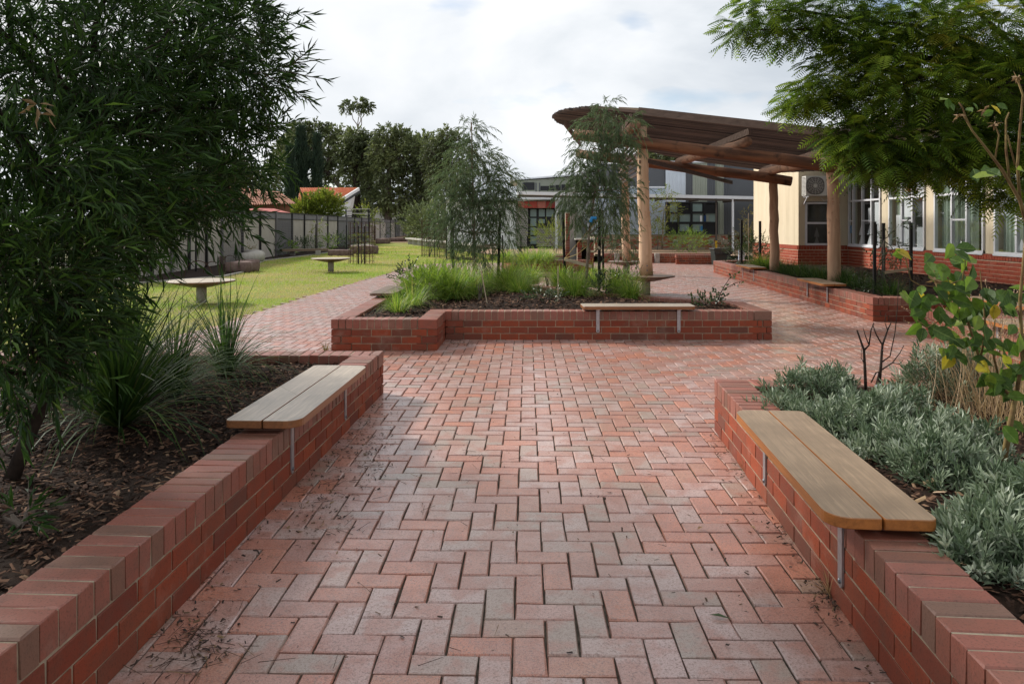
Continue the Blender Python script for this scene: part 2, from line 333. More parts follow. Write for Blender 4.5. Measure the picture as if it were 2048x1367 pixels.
class MB:
    def __init__(s): s.v = []; s.f = []
    def add(s, vs, fs):
        o = len(s.v); s.v += [tuple(v) for v in vs]; s.f += [tuple(i+o for i in f) for f in fs]; return s
    def box(s, x0, x1, y0, y1, z0, z1):
        return s.add([(x0, y0, z0), (x1, y0, z0), (x1, y1, z0), (x0, y1, z0), (x0, y0, z1), (x1, y0, z1), (x1, y1, z1), (x0, y1, z1)],
                     [(0, 3, 2, 1), (4, 5, 6, 7), (0, 1, 5, 4), (1, 2, 6, 5), (2, 3, 7, 6), (3, 0, 4, 7)])
    def beam(s, p0, p1, wd, ht, up=(0, 0, 1)):
        p0 = Vector(p0); p1 = Vector(p1); d = (p1-p0).normalized(); up = Vector(up)
        if abs(d.dot(up)) > .99: up = Vector((0, 1, 0))
        sx = d.cross(up).normalized()*wd/2; sz = sx.cross(d).normalized()*ht/2
        V = [p+a*sx+b*sz for p in (p0, p1) for a, b in ((-1, -1), (1, -1), (1, 1), (-1, 1))]
        return s.add(V, [(0, 1, 2, 3), (7, 6, 5, 4), (0, 4, 5, 1), (1, 5, 6, 2), (2, 6, 7, 3), (3, 7, 4, 0)])
    def tube(s, pts, rad, n=10, wob=0, seed=0, cap=True):
        r = random.Random(seed); pts = [Vector(p) for p in pts]
        if not isinstance(rad, (list, tuple)): rad = [rad]*len(pts)
        o = len(s.v)
        for i, p in enumerate(pts):
            d = (pts[min(i+1, len(pts)-1)]-pts[max(i-1, 0)]).normalized()
            a = d.orthogonal().normalized() if i == 0 else (a0 - d*a0.dot(d)).normalized()
            a0 = a; b = d.cross(a)
            for k in range(n):
                t = 2*PI*k/n; q = rad[i]*(1+wob*(r.random()-.5))
                s.v.append(tuple(p+a*math.cos(t)*q+b*math.sin(t)*q))
            if i:
                for k in range(n):
                    k2 = (k+1) % n; s.f.append((o+(i-1)*n+k, o+(i-1)*n+k2, o+i*n+k2, o+i*n+k))
        if cap:
            s.f.append(tuple(o+k for k in reversed(range(n)))); e = o+(len(pts)-1)*n; s.f.append(tuple(e+k for k in range(n)))
        return s
    def lathe(s, prof, n=32, c=(0, 0, 0)):
        o = len(s.v)
        for r, z in prof:
            for k in range(n): t = 2*PI*k/n; s.v.append((c[0]+r*math.cos(t), c[1]+r*math.sin(t), c[2]+z))
        for i in range(len(prof)-1):
            for k in range(n): k2 = (k+1) % n; s.f.append((o+i*n+k, o+i*n+k2, o+(i+1)*n+k2, o+(i+1)*n+k))
        s.f.append(tuple(o+k for k in reversed(range(n)))); e = o+(len(prof)-1)*n; s.f.append(tuple(e+k for k in range(n)))
        return s
    def prism(s, poly, z0, z1, bev=0):
        n = len(poly); c = (sum(p[0] for p in poly)/n, sum(p[1] for p in poly)/n)
        def ring(k, z):
            out = []
            for x, y in poly:
                dx, dy = c[0]-x, c[1]-y; l = math.hypot(dx, dy) or 1
                out.append((x+dx/l*k, y+dy/l*k, z))
            return out
        rings = [ring(bev, z0), ring(0, z0+bev), ring(0, z1-bev), ring(bev, z1)] if bev else [ring(0, z0), ring(0, z1)]
        o = len(s.v)
        for r in rings: s.v += r
        for i in range(len(rings)-1):
            for k in range(n): k2 = (k+1) % n; s.f.append((o+i*n+k, o+i*n+k2, o+(i+1)*n+k2, o+(i+1)*n+k))
        s.f.append(tuple(o+k for k in reversed(range(n)))); e = o+(len(rings)-1)*n; s.f.append(tuple(e+k for k in range(n)))
        return s
    def mesh(s, name, mat, smooth=False):
        me = bpy.data.meshes.new(name); me.from_pydata(s.v, [], s.f); me.update()
        if mat: me.materials.append(M[mat] if isinstance(mat, str) else mat)
        if smooth: me.polygons.foreach_set('use_smooth', [True]*len(me.polygons))
        return me
def wt(o):
    v = Vector((0, 0, 0))
    while o is not None: v += o.location; o = o.parent
    return v
def link(name, me, parent=None, loc=None, kind=None, local=False):
    """world-space mesh under parent unless local; loc = world position of the object's origin"""
    o = bpy.data.objects.new(name, me); COL.objects.link(o)
    if loc is not None: o.location = Vector(loc)
    if parent is not None:
        o.parent = parent
        if not local: o.location = o.location - wt(parent)
    if kind: o['kind'] = kind
    return o
def tag(o, label, cat, group=None):
    o['label'] = label; o['category'] = cat
    if group: o['group'] = group
    return o
def thing(name, label, cat, loc=(0, 0, 0), group=None, rz=0):
    o = bpy.data.objects.new(name, None); COL.objects.link(o); o.location = loc; o.rotation_euler = (0, 0, rz); o.empty_display_size = .1
    return tag(o, label, cat, group)
def part(name, mb, mat, parent, smooth=False, local=False, kind=None):
    return link(name, mb.mesh(name, mat, smooth), parent, None, kind, local)
def G(px, py, z=0.0):                  # a point at height z seen at that place of the photograph
    s = (py-HY)/(CH-z); return Vector(((px-1024)/s, F/s, z))
def AT(px, py, Y):                     # a point at distance Y
    s = F/Y; return Vector(((px-1024)/s, Y, CH-(py-HY)/s))
def structure(o): o['kind'] = 'structure'; return o

# ------------------------------------------------------------------ bricks
def box_tpl(lx, ly, lz, bv):
    """centred box with a bevelled rim, unit: metres, 18 tris-ish"""
    V = []; x, y, z = lx/2, ly/2, lz/2
    for zz, k in ((-z, 0), (z-bv, 0), (z, bv)):
        V += [(-x+k, -y+k, zz), (x-k, -y+k, zz), (x-k, y-k, zz), (-x+k, y-k, zz)]
    Fq = []
    for i in (0, 4):
        for a in range(4): b = (a+1) % 4; Fq.append((i+a, i+b, i+4+b, i+4+a))
    Fq.append((8, 9, 10, 11)); return V, Fq
def chip_variants(tpl, n, amt, seed):
    out = []; rr = np.random.default_rng(seed)
    for i in range(n):
        v = np.array(tpl[0]); v = v + rr.normal(size=v.shape)*amt; out.append((v, tpl[1]))
    return out
BR_S = chip_variants(box_tpl(.230, .110, .076, .003), 4, .0008, 1)      # stretcher: long along local x, z up
BR_CAP = chip_variants(box_tpl(.0765, .230, .113, .005), 4, .0012, 2)   # on-edge header across the wall
BR_PAV = chip_variants(box_tpl(.2275, .1100, .05, .0045), 10, .0014, 3)
def brick_meshes(var, mat): return [mesh_np('brick', v, f, M[mat]) for v, f in var]
BM = {'s': (brick_meshes(BR_S, 'wb'), BR_S, 'wb_m'), 'c': (brick_meshes(BR_CAP, 'cb'), BR_CAP, 'cb_m'), 'p': (brick_meshes(BR_PAV, 'paver'), BR_PAV, 'paver_m'),
      'h': (brick_meshes(BR_S, 'hb'), BR_S, 'hb_m'), 'hc': (brick_meshes(BR_CAP, 'hb'), BR_CAP, 'hb_m')}
def place_bricks(parent, items, maxn=300):
    """items: (kind, centre, rotz, xscale, tiltx, tilty)"""
    P = wt(parent)
    def key(it):
        c = it[1]
        if c[1] < .3: return -1e3
        s = F/c[1]; px = 1024+c[0]*s; py = HY+(CH-c[2])*s
        vis = (-30 < px < 2080) and (-30 < py < 1400)
        return s if vis else s-5000
    items = sorted(items, key=key, reverse=True)
    for it in items[:maxn]:
        k, c, rz, xs, tx, ty = it
        ms = BM[k][0]; o = bpy.data.objects.new('brick', ms[random.randrange(len(ms))]); COL.objects.link(o)
        o.parent = parent; o.location = Vector(c)-P; o.rotation_euler = (tx, ty, rz); o.scale = (xs, 1, 1)
    rest = {}
    for it in items[maxn:]: rest.setdefault(it[0], []).append(it)
    for k, its in rest.items():
        tp = BM[k][1][0]; A = np.array([[c[1][0], c[1][1], c[1][2], c[2], c[3], c[4], c[5]] for c in its])
        cz, sz = np.cos(A[:, 3]), np.sin(A[:, 3]); n = len(A); R = np.zeros((n, 3, 3))
        R[:, 0, 0] = cz*A[:, 4]; R[:, 1, 0] = sz*A[:, 4]; R[:, 2, 0] = -A[:, 6]
        R[:, 0, 1] = -sz; R[:, 1, 1] = cz; R[:, 2, 1] = A[:, 5]; R[:, 2, 2] = 1
        link('bricks', batch('bricks', tp, R, A[:, :3], M[BM[k][2]]), parent, None, 'stuff')
def jit(a): return random.uniform(-a, a)
def wall_run(items, p0, p1, H, start_corner=True, end_corner=True, end_concave=False, start_concave=False, courses=3, kind='s', cap='c', skipcap=False, z0=0.0, capstart=0.0):
    """outer face from p0 to p1, interior on the LEFT of the direction p0->p1"""
    p0 = Vector(p0[:2]); p1 = Vector(p1[:2]); d = p1-p0; Ln = d.length; d.normalize(); nrm = Vector((-d.y, d.x)); rz = math.atan2(d.y, d.x)
    for c in range(courses):
        s0 = 0 if (c % 2 == 0 or not start_corner) else .12
        s1 = Ln if (c % 2 == 1 or not end_corner) else Ln-.12
        if end_concave: s1 = Ln
        if start_concave: s0 = 0 if c % 2 == 0 else -.12
        s = s0; first = True
        while s < s1-.03:
            l = .24
            if first and not start_corner and c % 2: l = .12
            first = False
            l = min(l, s1-s)
            if s1-(s+l) < .05: l = s1-s
            ea = .005 if not (s == 0 and start_corner) else 0; eb = .005 if not (abs(s+l-Ln) < 1e-6 and end_corner) else 0
            ctr = p0+d*((s+ea+s+l-eb)/2)+nrm*(.055+jit(.0012)); z = z0+.005+.038+c*.086
            if s+l > 0: items.append((kind, (ctr.x, ctr.y, z+jit(.0012)), rz+jit(.003), (l-ea-eb)/.230, jit(.003), jit(.003)))
            s += l
    if not skipcap:
        e = Ln + (.235 if end_concave else (-.235 if end_corner else 0)); s = capstart
        n = max(1, round((e-s)/.0865)); step = (e-s)/n
        for i in range(n):
            k0 = .0045 if i else 0
            ctr = p0+d*(s+step*(i+.5)-(.00225 if not i else 0))+nrm*(.115+jit(.0015))
            items.append((cap, (ctr.x, ctr.y, H-.0565+jit(.0015)), rz+jit(.005), (step-.0045-k0)/.0765, jit(.007), jit(.005)))
def core(mb, p0, p1, H, th=.23, ins=.0045, ext0=0, ext1=0):
    p0 = Vector(p0[:2]); p1 = Vector(p1[:2]); d = (p1-p0).normalized(); nrm = Vector((-d.y, d.x)); Ln = (p1-p0).length
    for s0, s1, k in ((.245, Ln-.245, ins), (.03, .25, .019), (Ln-.25, Ln-.03, .019)):
        if s1-s0 < .02: continue
        a = p0+d*s0+nrm*k; b = p0+d*s1+nrm*k; c = b+nrm*(th-2*k); e = a+nrm*(th-2*k); z = H-.005-(k > .01)*.003
        mb.add([(a.x, a.y, -.03), (b.x, b.y, -.03), (c.x, c.y, -.03), (e.x, e.y, -.03), (a.x, a.y, z), (b.x, b.y, z), (c.x, c.y, z), (e.x, e.y, z)],
               [(0, 3, 2, 1), (4, 5, 6, 7), (0, 1, 5, 4), (1, 2, 6, 5), (2, 3, 7, 6), (3, 0, 4, 7)])
H = .375
PLANTERS = []
def inside(poly, x, y):
    c = False; n = len(poly)
    for i in range(n):
        x0, y0 = poly[i][:2]; x1, y1 = poly[i-1][:2]
        if (y0 > y) != (y1 > y) and x < (x1-x0)*(y-y0)/(y1-y0)+x0: c = not c
    return c
def inset(poly, k):
    out = []; n = len(poly)
    for i in range(n):
        p = Vector(poly[i]); a = (p-Vector(poly[i-1])).normalized(); b = (Vector(poly[(i+1) % n])-p).normalized()
        na = Vector((-a.y, a.x)); nb = Vector((-b.y, b.x)); m = (na+nb); m = m/max(.3, m.dot(na)); out.append(tuple(p+m*k))
    return out
def mound_mesh(name, poly, z, mat, amp=.03, mound=0, step=.12):
    xs = [p[0] for p in poly]; ys = [p[1] for p in poly]; x0, x1, y0, y1 = min(xs), max(xs), min(ys), max(ys)
    nx = max(2, int((x1-x0)/step)); ny = max(2, int((y1-y0)/step)); V = []; idx = {}; Fq = []
    def zz(x, y):
        dmin = min(abs((Vector(poly[i])-Vector(poly[i-1])).normalized().cross(Vector((x, y))-Vector(poly[i-1]))) for i in range(len(poly)))
        return z+amp*math.sin(x*3.1+y*1.7)*math.sin(y*2.3-x)*.6+mound*min(1, dmin/.8)+jit(amp*.25)
    def vid(i, j):
        if (i, j) not in idx:
            x = x0+(x1-x0)*i/nx; y = y0+(y1-y0)*j/ny; idx[(i, j)] = len(V); V.append((x, y, zz(x, y)))
        return idx[(i, j)]
    for i in range(nx):
        for j in range(ny):
            cx = x0+(x1-x0)*(i+.5)/nx; cy = y0+(y1-y0)*(j+.5)/ny
            if inside(poly, cx, cy): Fq.append((vid(i, j), vid(i+1, j), vid(i+1, j+1), vid(i, j+1)))
    me = bpy.data.meshes.new(name); me.from_pydata(V, [], Fq); me.materials.append(M[mat]); me.polygons.foreach_set('use_smooth', [True]*len(Fq)); me.update()
    return me, zz
def sample_in(poly, n, ymax=None):
    xs = [p[0] for p in poly]; ys = [p[1] for p in poly]; out = []
    while len(out) < n:
        x = random.uniform(min(xs), max(xs)); y = random.uniform(min(ys), max(ys))
        if inside(poly, x, y): out.append((x, y))
    return out
CHIP = ([(-.5, -.5, 0), (.5, -.4, .1), (.55, .4, 0), (-.45, .5, .12), (0, 0, .5)], [(0, 1, 4), (1, 2, 4), (2, 3, 4), (3, 0, 4)])
def chips(name, pts, zf, size, parent=None, mat='chips', lift=.018, tilt=.5, label=None):
    n = len(pts); P = np.array([(x, y, zf(x, y)+random.uniform(0, lift)) for x, y in pts]); a = RNG.random(n)*2*PI
    d = np.stack([np.cos(a), np.sin(a), RNG.normal(size=n)*tilt*.5], 1)
    l = size*(.5+RNG.random(n)*1.1); R = frames(d, l, l*(.22+RNG.random(n)*.25), None, RNG, .5*tilt)
    R[:, :, 2] *= .14
    o = link(name, batch(name, CHIP, R, P, M[mat]), parent, None, 'stuff')
    return o
def planter(name, label, poly, runs, loc, mulch_z, nch, mound=0, chip=.04, maxn=300, group=None, mulchpoly=None, H=H, courses=3, step=.12):
    """runs: dicts for wall_run, indices into poly"""
    t = thing(name, label, 'planter', loc, group)
    items = []; mb = MB()
    for r in runs:
        r = dict(r); i = r.pop('i'); e0 = r.pop('ext0', 0); e1 = r.pop('ext1', 0)
        a, b = poly[i], poly[(i+1) % len(poly)]
        wall_run(items, a, b, H, courses=courses, **r); core(mb, a, b, H, ext0=e0, ext1=e1)
    part('mortar', mb, 'mortar', t)
    place_bricks(t, items, maxn)
    mp_ = mulchpoly or inset(poly, .10)
    me, zf = mound_mesh('soil_bed', mp_, mulch_z, 'soil', .02, mound, step)
    link('soil_bed', me, t, None)
    if nch: chips('bark_mulch', sample_in(mp_, nch), zf, chip, t)
    PLANTERS.append(inset(poly, .2))
    return t, zf

# ================================================================== THE SETTING
mb = MB(); mb.add([(-400, -60, -.06), (400, -60, -.06), (400, 900, -.06), (-400, 900, -.06)], [(0, 1, 2, 3)])
structure(part('ground', mb, 'terrain', None))
XL = [(-10, -5.6), (6.5, -5.0), (8.2, -4.75), (9.4, -4.49), (12.5, -4.38), (16, -4.28), (20, -4.02), (23.9, -3.76), (26.5, -3.75), (28.6, -3.2), (29.4, -1.5)]
def xleft(y):
    for (y0, x0), (y1, x1) in zip(XL, XL[1:]):
        if y <= y1: return x0+(x1-x0)*(y-y0)/(y1-y0)
    return 1e3
lawn_edge = [(-12.5, 6), (-10.6, 17.5), (-9.6, 19.3), (-8.45, 21.6), (-8.6, 23.6), (-9.6, 27.5), (-10.5, 31.3), (-10.2, 35), (-9.8, 44), (-11.5, 56), (-12.5, 66)]
LAWN = [(x+.35, y) for y, x in XL[1:]] + [(1.0, 30), (1.5, 44), (-3, 44.2), (-3.5, 62), (-12.3, 66)] + list(reversed(lawn_edge[:-1]))
def interp(tab, y):
    for (y0, x0), (y1, x1) in zip(tab, tab[1:]):
        if y <= y1: return x0+(x1-x0)*(y-y0)/(y1-y0)
    return tab[-1][1]
def strip_sheet(name, ys, fl, fr, z, mat):
    V = []; Fq = []
    for k, y in enumerate(ys):
        V += [(fl(y), y, z), (fr(y), y, z)]
        if k: Fq.append((2*k-2, 2*k-1, 2*k+1, 2*k))
    return structure(part(name, MB().add(V, Fq), mat, None))
LE = [(y, x) for x, y in lawn_edge]
RE = [(y, x+.35) for y, x in XL[1:-1]] + [(29.4, -1.5), (29.8, 1.0), (44, 1.5), (44.6, -2.8), (62, -3.5), (66, -5)]
strip_sheet('lawn', sorted(set([6.0, 6.5]+[6.6+.9*k for k in range(66)]+[y for y, x in LE]+[y for y, x in RE if y <= 66])), lambda y: interp(LE, y), lambda y: interp([(-10, -4.6)]+RE, y), -.022, 'lawn')
bed = [(-13.2, 6), (-12.2, 34)] ; 
fenceX = lambda y: -9.6-.056*y
BEDP = lawn_edge + [(fenceX(68), 68), (fenceX(6), 6)]
strip_sheet('garden_bed', sorted(set([6.0]+[y for y, x in LE if y <= 66]+[10, 14, 40, 50, 60])), fenceX, lambda y: interp(LE, y), -.012, 'soil')
mb = MB(); mb.add([(-16, 66, -.014), (-3, 62, -.014), (1.5, 44, -.014), (14, 44, -.014), (14, 120, -.014), (-22, 120, -.014)], [tuple(range(6))])
structure(part('gravel_path', mb, 'gravel', None))
mb = MB()
for (x0, y0), (x1, y1) in zip(lawn_edge[1:], lawn_edge[2:]): mb.beam((x0, y0, -.02), (x1, y1, -.02), .10, .09)
tag(part('lawn_edging', mb, 'concrete', None), 'low pale concrete edging strip curving between lawn and fence garden', 'edging')

# ------------------------------------------------------------------ planters (walls with every brick)
pl = thing  # shorthand not used further
LP = [(-1.41, .2), (-1.15, 6.62), (-6.5, 6.62), (-6.5, .2)]
planter('brick_planter', 'red brick planter in the left foreground with dark bark mulch and a dark leafy tree', LP,
        [dict(i=0, start_corner=False), dict(i=1, end_corner=False)], (-1.3, 3.4, 0), .295, 60000, 0, .030, 300, None,
        [(-1.55, .3), (-1.30, 6.45), (-6.4, 6.45), (-6.4, .3)])
RP = [(1.478, 5.40), (1.075, .25), (5.5, .25), (5.5, 5.40)]
planter('brick_planter', 'red brick planter in the right foreground full of silver grey ground cover', RP,
        [dict(i=3, start_corner=False), dict(i=0, end_corner=False)], (1.3, 3.0, 0), .295, 30000, 0, .030, 300, None,
        [(1.62, 5.25), (1.24, .3), (5.4, .3), (5.4, 5.25)])
MP = [(-2.16, 8.84), (-.895, 8.84), (-.87, 9.66), (3.40, 9.68), (3.39, 10.85), (2.9, 11.25), (1.95, 12.0), (1.0, 13.4), (0, 14.3), (-2.13, 14.3)]
c2 = dict(start_corner=False, end_corner=False)
planter('brick_planter', 'island brick planter in the middle of the plaza with two young gum trees', MP,
        [dict(i=0), dict(i=1, end_concave=True, end_corner=False), dict(i=2, start_corner=False, ext0=0), dict(i=3, end_corner=False)] +
        [dict(i=k, **c2) for k in (4, 5, 6, 7)] + [dict(i=8, start_corner=False)] + [dict(i=9)], (.8, 10.5, 0), .315, 11000, .07, .045, 300)
QP = [(6.37, 23.4), (5.61, 11.5), (6.75, 11.5), (6.75, 6.2), (9.93, 6.2), (9.93, 21.88), (8.46, 21.88), (8.46, 24.3)]
planter('brick_planter', 'long red brick planter running beside the cream classroom building under the pergola', QP,
        [dict(i=0, start_corner=False), dict(i=1, end_concave=True, end_corner=False), dict(i=2, start_corner=False, end_corner=False), dict(i=7, **c2)], (6.2, 16, 0), .315, 6000, .03, .05, 300, step=.3)
IP = [(5.55, 9.93), (5.20, 6.6), (6.05, 6.6), (6.25, 9.93)]
planter('brick_planter', 'small low brick planter behind the rose bush at the right edge', IP,
        [dict(i=0), dict(i=1), dict(i=2), dict(i=3)], (5.8, 8.2, 0), .29, 900, 0, .04, 300)
BP = [(-.37, 26.4), (.03, 23.7), (2.5, 23.7), (2.5, 27.6), (-.37, 27.6)]
planter('brick_planter', 'brick planter behind the grey plastic seat with tufts of bright grass', BP,
        [dict(i=0, start_corner=False), dict(i=1), dict(i=2, end_corner=False), dict(i=3, **c2), dict(i=4, **c2)], (1, 25.5, 0), .31, 0, 0, .04, 300, step=.3)
CP = [(3.65, 29.4), (7.9, 29.4), (12.5, 29.4), (12.5, 37.9), (-1.5, 37.9), (-1.5, 31.5), (3.0, 31.5), (3.65, 31)]
t, zf = planter('brick_garden_wall', 'long brick retaining wall with gravel bed at the back of the plaza', CP,
        [dict(i=0, **c2)], (6, 29.4, 0), .28, 0, 0, .04, 300, step=.6)
for o in t.children:
    if o.name.startswith('soil_bed'): o.name = 'gravel_bed'; o.data.materials.clear(); o.data.materials.append(M['gravel'])
EP = [(6.3, 28.4), (7.95, 28.4), (7.95, 28.66), (6.3, 28.66)]
t = thing('brick_garden_wall', 'short low brick wall beside the rubbish bin at the back of the plaza', 'wall', (7, 28.4, 0))
it = []; mb = MB(); wall_run(it, EP[0], EP[1], .36, False, False); core(mb, EP[0], EP[1], .36); part('mortar', mb, 'mortar', t); place_bricks(t, it)
mb = MB()
for x in (4.15, 5.74): mb.box(x-.08, x+.08, 29.28, 29.42, 0, .37)
for k, x in enumerate((4.15, 5.74)):
    q = MB(); q.prism([(x-.09, 29.2), (x+.09, 29.2), (x+.09, 29.385), (x-.09, 29.385)], 0, .385, .01)
    tag(part('bollard', q, 'concrete', None), ['stubby concrete post against the back brick wall, left of the two', 'stubby concrete post against the back brick wall, right of the two'][k], 'bollard')

# ------------------------------------------------------------------ pavement, every paver in herringbone
pav = strip_sheet('pavement', sorted(set([-1.0, 1, 3, 21.88, 21.885]+[y for y, x in XL[1:]])), lambda y: xleft(y)+.10 if y <= 29.4 else -1.4, lambda y: 9.92 if y <= 21.88 else 8.46, -.0095, 'bedding')
u = .1175; th = math.radians(1.2); ct, st = math.cos(th), math.sin(th); items = []
ox, oy = .182-.5*u, 2.695-1.0*u
excl = PLANTERS
def padd(cx, cy, rz, sc=1):
    x = ox+cx*u; y = oy+cy*u; X = .182+(x-.182)*ct+(y-2.695)*st; Y = 2.695-(x-.182)*st+(y-2.695)*ct
    if Y < .7 or Y > 29.3 or X < xleft(Y)-.02 or X > 9.85 or (X > 8.4 and Y > 21.8): return
    for q in excl:
        if inside(q, X, Y): return
    items.append(('p', (X, Y, -.0245+jit(.0016)+.0018*math.sin(X*1.3+Y*.7)), rz-th+jit(.012), 1, jit(.007), jit(.005)))
for i in range(-60, 90):
    for j in range(-25, 240):
        k = (j-i) % 4
        # the cell (0,0) is the lower half of an upright paver
        k = (k+2) % 4
        if k == 2: padd(i+.5, j+1, PI/2)
        elif k == 1: padd(i+1, j+.5, 0)
place_bricks(pav, items, 300)

# ------------------------------------------------------------------ benches on the walls
def rrect(x0, x1, y0, y1, corners, r):
    """corners: set of rounded corners among 'a'(x0,y0) 'b'(x1,y0) 'c'(x1,y1) 'd'(x0,y1)"""
    P = []
    for nme, cx, cy, sx, sy, a0 in (('a', x0, y0, 1, 1, PI), ('b', x1, y0, -1, 1, -PI/2), ('c', x1, y1, -1, -1, 0), ('d', x0, y1, 1, -1, PI/2)):
        rr = r if nme in corners else .008
        for k in range(7 if nme in corners else 3):
            m = 6 if nme in corners else 2; a = a0+PI/2*k/m
            P.append((cx+sx*rr+rr*math.cos(a), cy+sy*rr+rr*math.sin(a)))
    return P
def bench(label, loc, rz, Ln, front=.125, width=.375, wd='bench_wood', zt=.45, br=.36, group=None, r=.085):
    t = thing('wall_bench', label, 'bench', (loc[0], loc[1], 0), group, rz)
    xs = front-width; mid = (front+xs)/2
    a = MB().prism(rrect(mid+.004, front, -Ln/2, Ln/2, 'bc', r), zt-.042, zt, .003); part('plank', a, wd, t, local=True)
    a = MB().prism(rrect(xs, mid-.004, -Ln/2, Ln/2, 'ad', .03), zt-.042, zt, .003); part('plank', a, wd, t, local=True)
    for s in (-1, 1):
        y = s*Ln*br; w_ = .022
        a = MB(); prof = [(-w_, zt-.042), (w_, zt-.042), (w_, .118)] + [(w_*math.cos(q), .118-w_*math.sin(q)) for q in (.5, 1.05, 1.57, 2.1, 2.6)] + [(-w_, .118)]
        V = [(.003, y+p, z) for p, z in prof] + [(.012, y+p, z) for p, z in prof]; n = len(prof)
        a.add(V, [tuple(reversed(range(n))), tuple(range(n, 2*n))] + [(k, (k+1) % n, n+(k+1) % n, n+k) for k in range(n)])
        a.box(xs+.06, front-.03, y-w_, y+w_, zt-.052, zt-.0425)
        b = part('bracket', a, 'steel', t, local=True)
        c = MB().lathe([(.011, 0), (.011, .004), (.007, .007)], 8)
        me = c.mesh('bolt', 'bolt'); o = link('bolt', me, b, (.012, y, .122), None, True); o.rotation_euler = (0, PI/2, 0)
    a = MB()
    for s in (-.42, 0, .42): a.box(xs+.05, front-.14, s*Ln*.9-.03, s*Ln*.9+.03, .377, zt-.0425)
    part('packer', a, 'black', t, local=True)
    return t
dl = math.atan2(.26, 6.42)
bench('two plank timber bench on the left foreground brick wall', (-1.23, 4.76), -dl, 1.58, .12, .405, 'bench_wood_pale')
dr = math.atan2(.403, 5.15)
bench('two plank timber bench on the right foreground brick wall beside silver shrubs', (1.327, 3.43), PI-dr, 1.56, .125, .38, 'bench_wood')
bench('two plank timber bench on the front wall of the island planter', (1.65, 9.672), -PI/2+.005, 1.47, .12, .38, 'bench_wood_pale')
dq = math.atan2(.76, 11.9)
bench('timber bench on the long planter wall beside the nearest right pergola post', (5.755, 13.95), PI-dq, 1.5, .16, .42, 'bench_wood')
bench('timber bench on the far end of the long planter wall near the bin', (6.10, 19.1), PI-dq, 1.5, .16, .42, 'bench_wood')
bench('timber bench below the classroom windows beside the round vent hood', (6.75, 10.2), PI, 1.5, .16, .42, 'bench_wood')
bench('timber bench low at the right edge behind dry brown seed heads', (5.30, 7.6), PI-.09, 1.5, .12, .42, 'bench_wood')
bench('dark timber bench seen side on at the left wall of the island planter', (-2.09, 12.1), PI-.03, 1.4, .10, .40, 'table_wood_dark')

# ------------------------------------------------------------------ round tables
def table(label, loc, r=.62, zt=.435, top='table_wood', wheel=True, stem=.095):
    t = thing('round_table', label, 'table', (loc[0], loc[1], 0))
    part('stem', MB().lathe([(stem, 0), (stem, zt-.08)], 20), 'concrete', t, True, True)
    part('tabletop', MB().lathe([(r-.006, zt-.03), (r, zt-.025), (r, zt-.005), (r-.006, zt)], 48), top, t, False, True)
    u_ = MB().lathe([(.14, zt-.13), (.2, zt-.125), (r*.88, zt-.045), (r*.9, zt-.031)], 32); part('underframe', u_, 'table_wood_dark', t, False, True)
    return t
table('round pale table on a concrete stem on the lawn, nearest the camera', (-6.0, 14.3))
table('round pale table on a concrete stem further up the lawn near the caged tree', (-5.85, 23.9))
table('round timber table around the front left pergola log post', (2.89, 15.97), .615, .42, 'table_wood_dark')
table('round timber table around the rear left pergola log post', (3.49, 22.6), .58, .40, 'table_wood_dark')

# ------------------------------------------------------------------ pergola
pg = thing('pergola', 'curved timber slat pergola on four peeled log posts beside the classroom', 'pergola', (4.8, 17.5, 0))
def logp(name, p0, p1, r0, r1, mat, seed, wob=.10, n=14, seg=9, knots=0):
    rr = random.Random(seed); p0 = Vector(p0); p1 = Vector(p1); d = p1-p0; q = d.to_track_quat('Z', 'Y').to_matrix(); Ln = d.length
    pts = []; rad = []
    for i in range(seg+1):
        f = i/seg; pts.append(Vector((rr.uniform(-1, 1)*.012, rr.uniform(-1, 1)*.012, f*Ln))); rad.append((r0+(r1-r0)*f)*(1+rr.uniform(-.04, .04)))
    a = MB().tube(pts, rad, n, wob, seed)
    for k in range(knots):
        h = rr.uniform(.1, .92)*Ln; an = rr.uniform(0, 2*PI); rb = r0+(r1-r0)*h/Ln; c = Vector((math.cos(an), math.sin(an), 0))
        a.tube([c*rb*.7+Vector((0, 0, h)), c*(rb+.012)+Vector((0, 0, h+.004))], [.028, .012], 6)
    me = a.mesh(name, mat, True); o = link(name, me, pg, p0); o.rotation_euler = q.to_euler(); return o
logp('post', (2.89, 15.97, .42), (2.80, 15.97, 3.62), .145, .115, 'log_pale', 1, .07, knots=26)
logp('post', (3.49, 22.6, .40), (3.42, 22.6, 3.70), .135, .115, 'log_pale', 2, .07, knots=18)
logp('post', (6.40, 14.7, .25), (6.37, 14.7, 2.85), .13, .105, 'log_post', 3, .08, knots=14)
logp('post', (6.79, 19.1, .25), (6.74, 19.1, 2.75), .12, .105, 'log_post', 4, .08, knots=10)
for p in ((2.89, 15.97, .42), (3.49, 22.6, .40)):
    o = part('post_shoe', MB().lathe([(.12, .0), (.12, .03)], 16, p), 'steel', pg)
    o = part('bolt', MB().box(p[0]-.012, p[0]+.012, p[1]-.152, p[1]-.13, .52, .544).box(p[0]-.012, p[0]+.012, p[1]-.152, p[1]-.13, .62, .644), 'bolt', pg)
logp('beam', (1.35, 16.05, 3.46), (6.72, 14.50, 2.60), .12, .125, 'log_dark', 5, .12)
logp('beam', (1.95, 22.0, 3.62), (7.1, 18.8, 2.62), .13, .13, 'log_dark', 6, .12)
logp('cross_log', (2.53, 15.15, 3.57), (2.95, 23.2, 3.80), .11, .10, 'log_mid', 7)
logp('cross_log', (4.71, 14.8, 3.16), (4.68, 20.8, 3.28), .095, .10, 'log_mid', 8)
logp('cross_log', (6.33, 14.1, 2.78), (6.72, 19.9, 2.92), .095, .10, 'log_mid', 9)
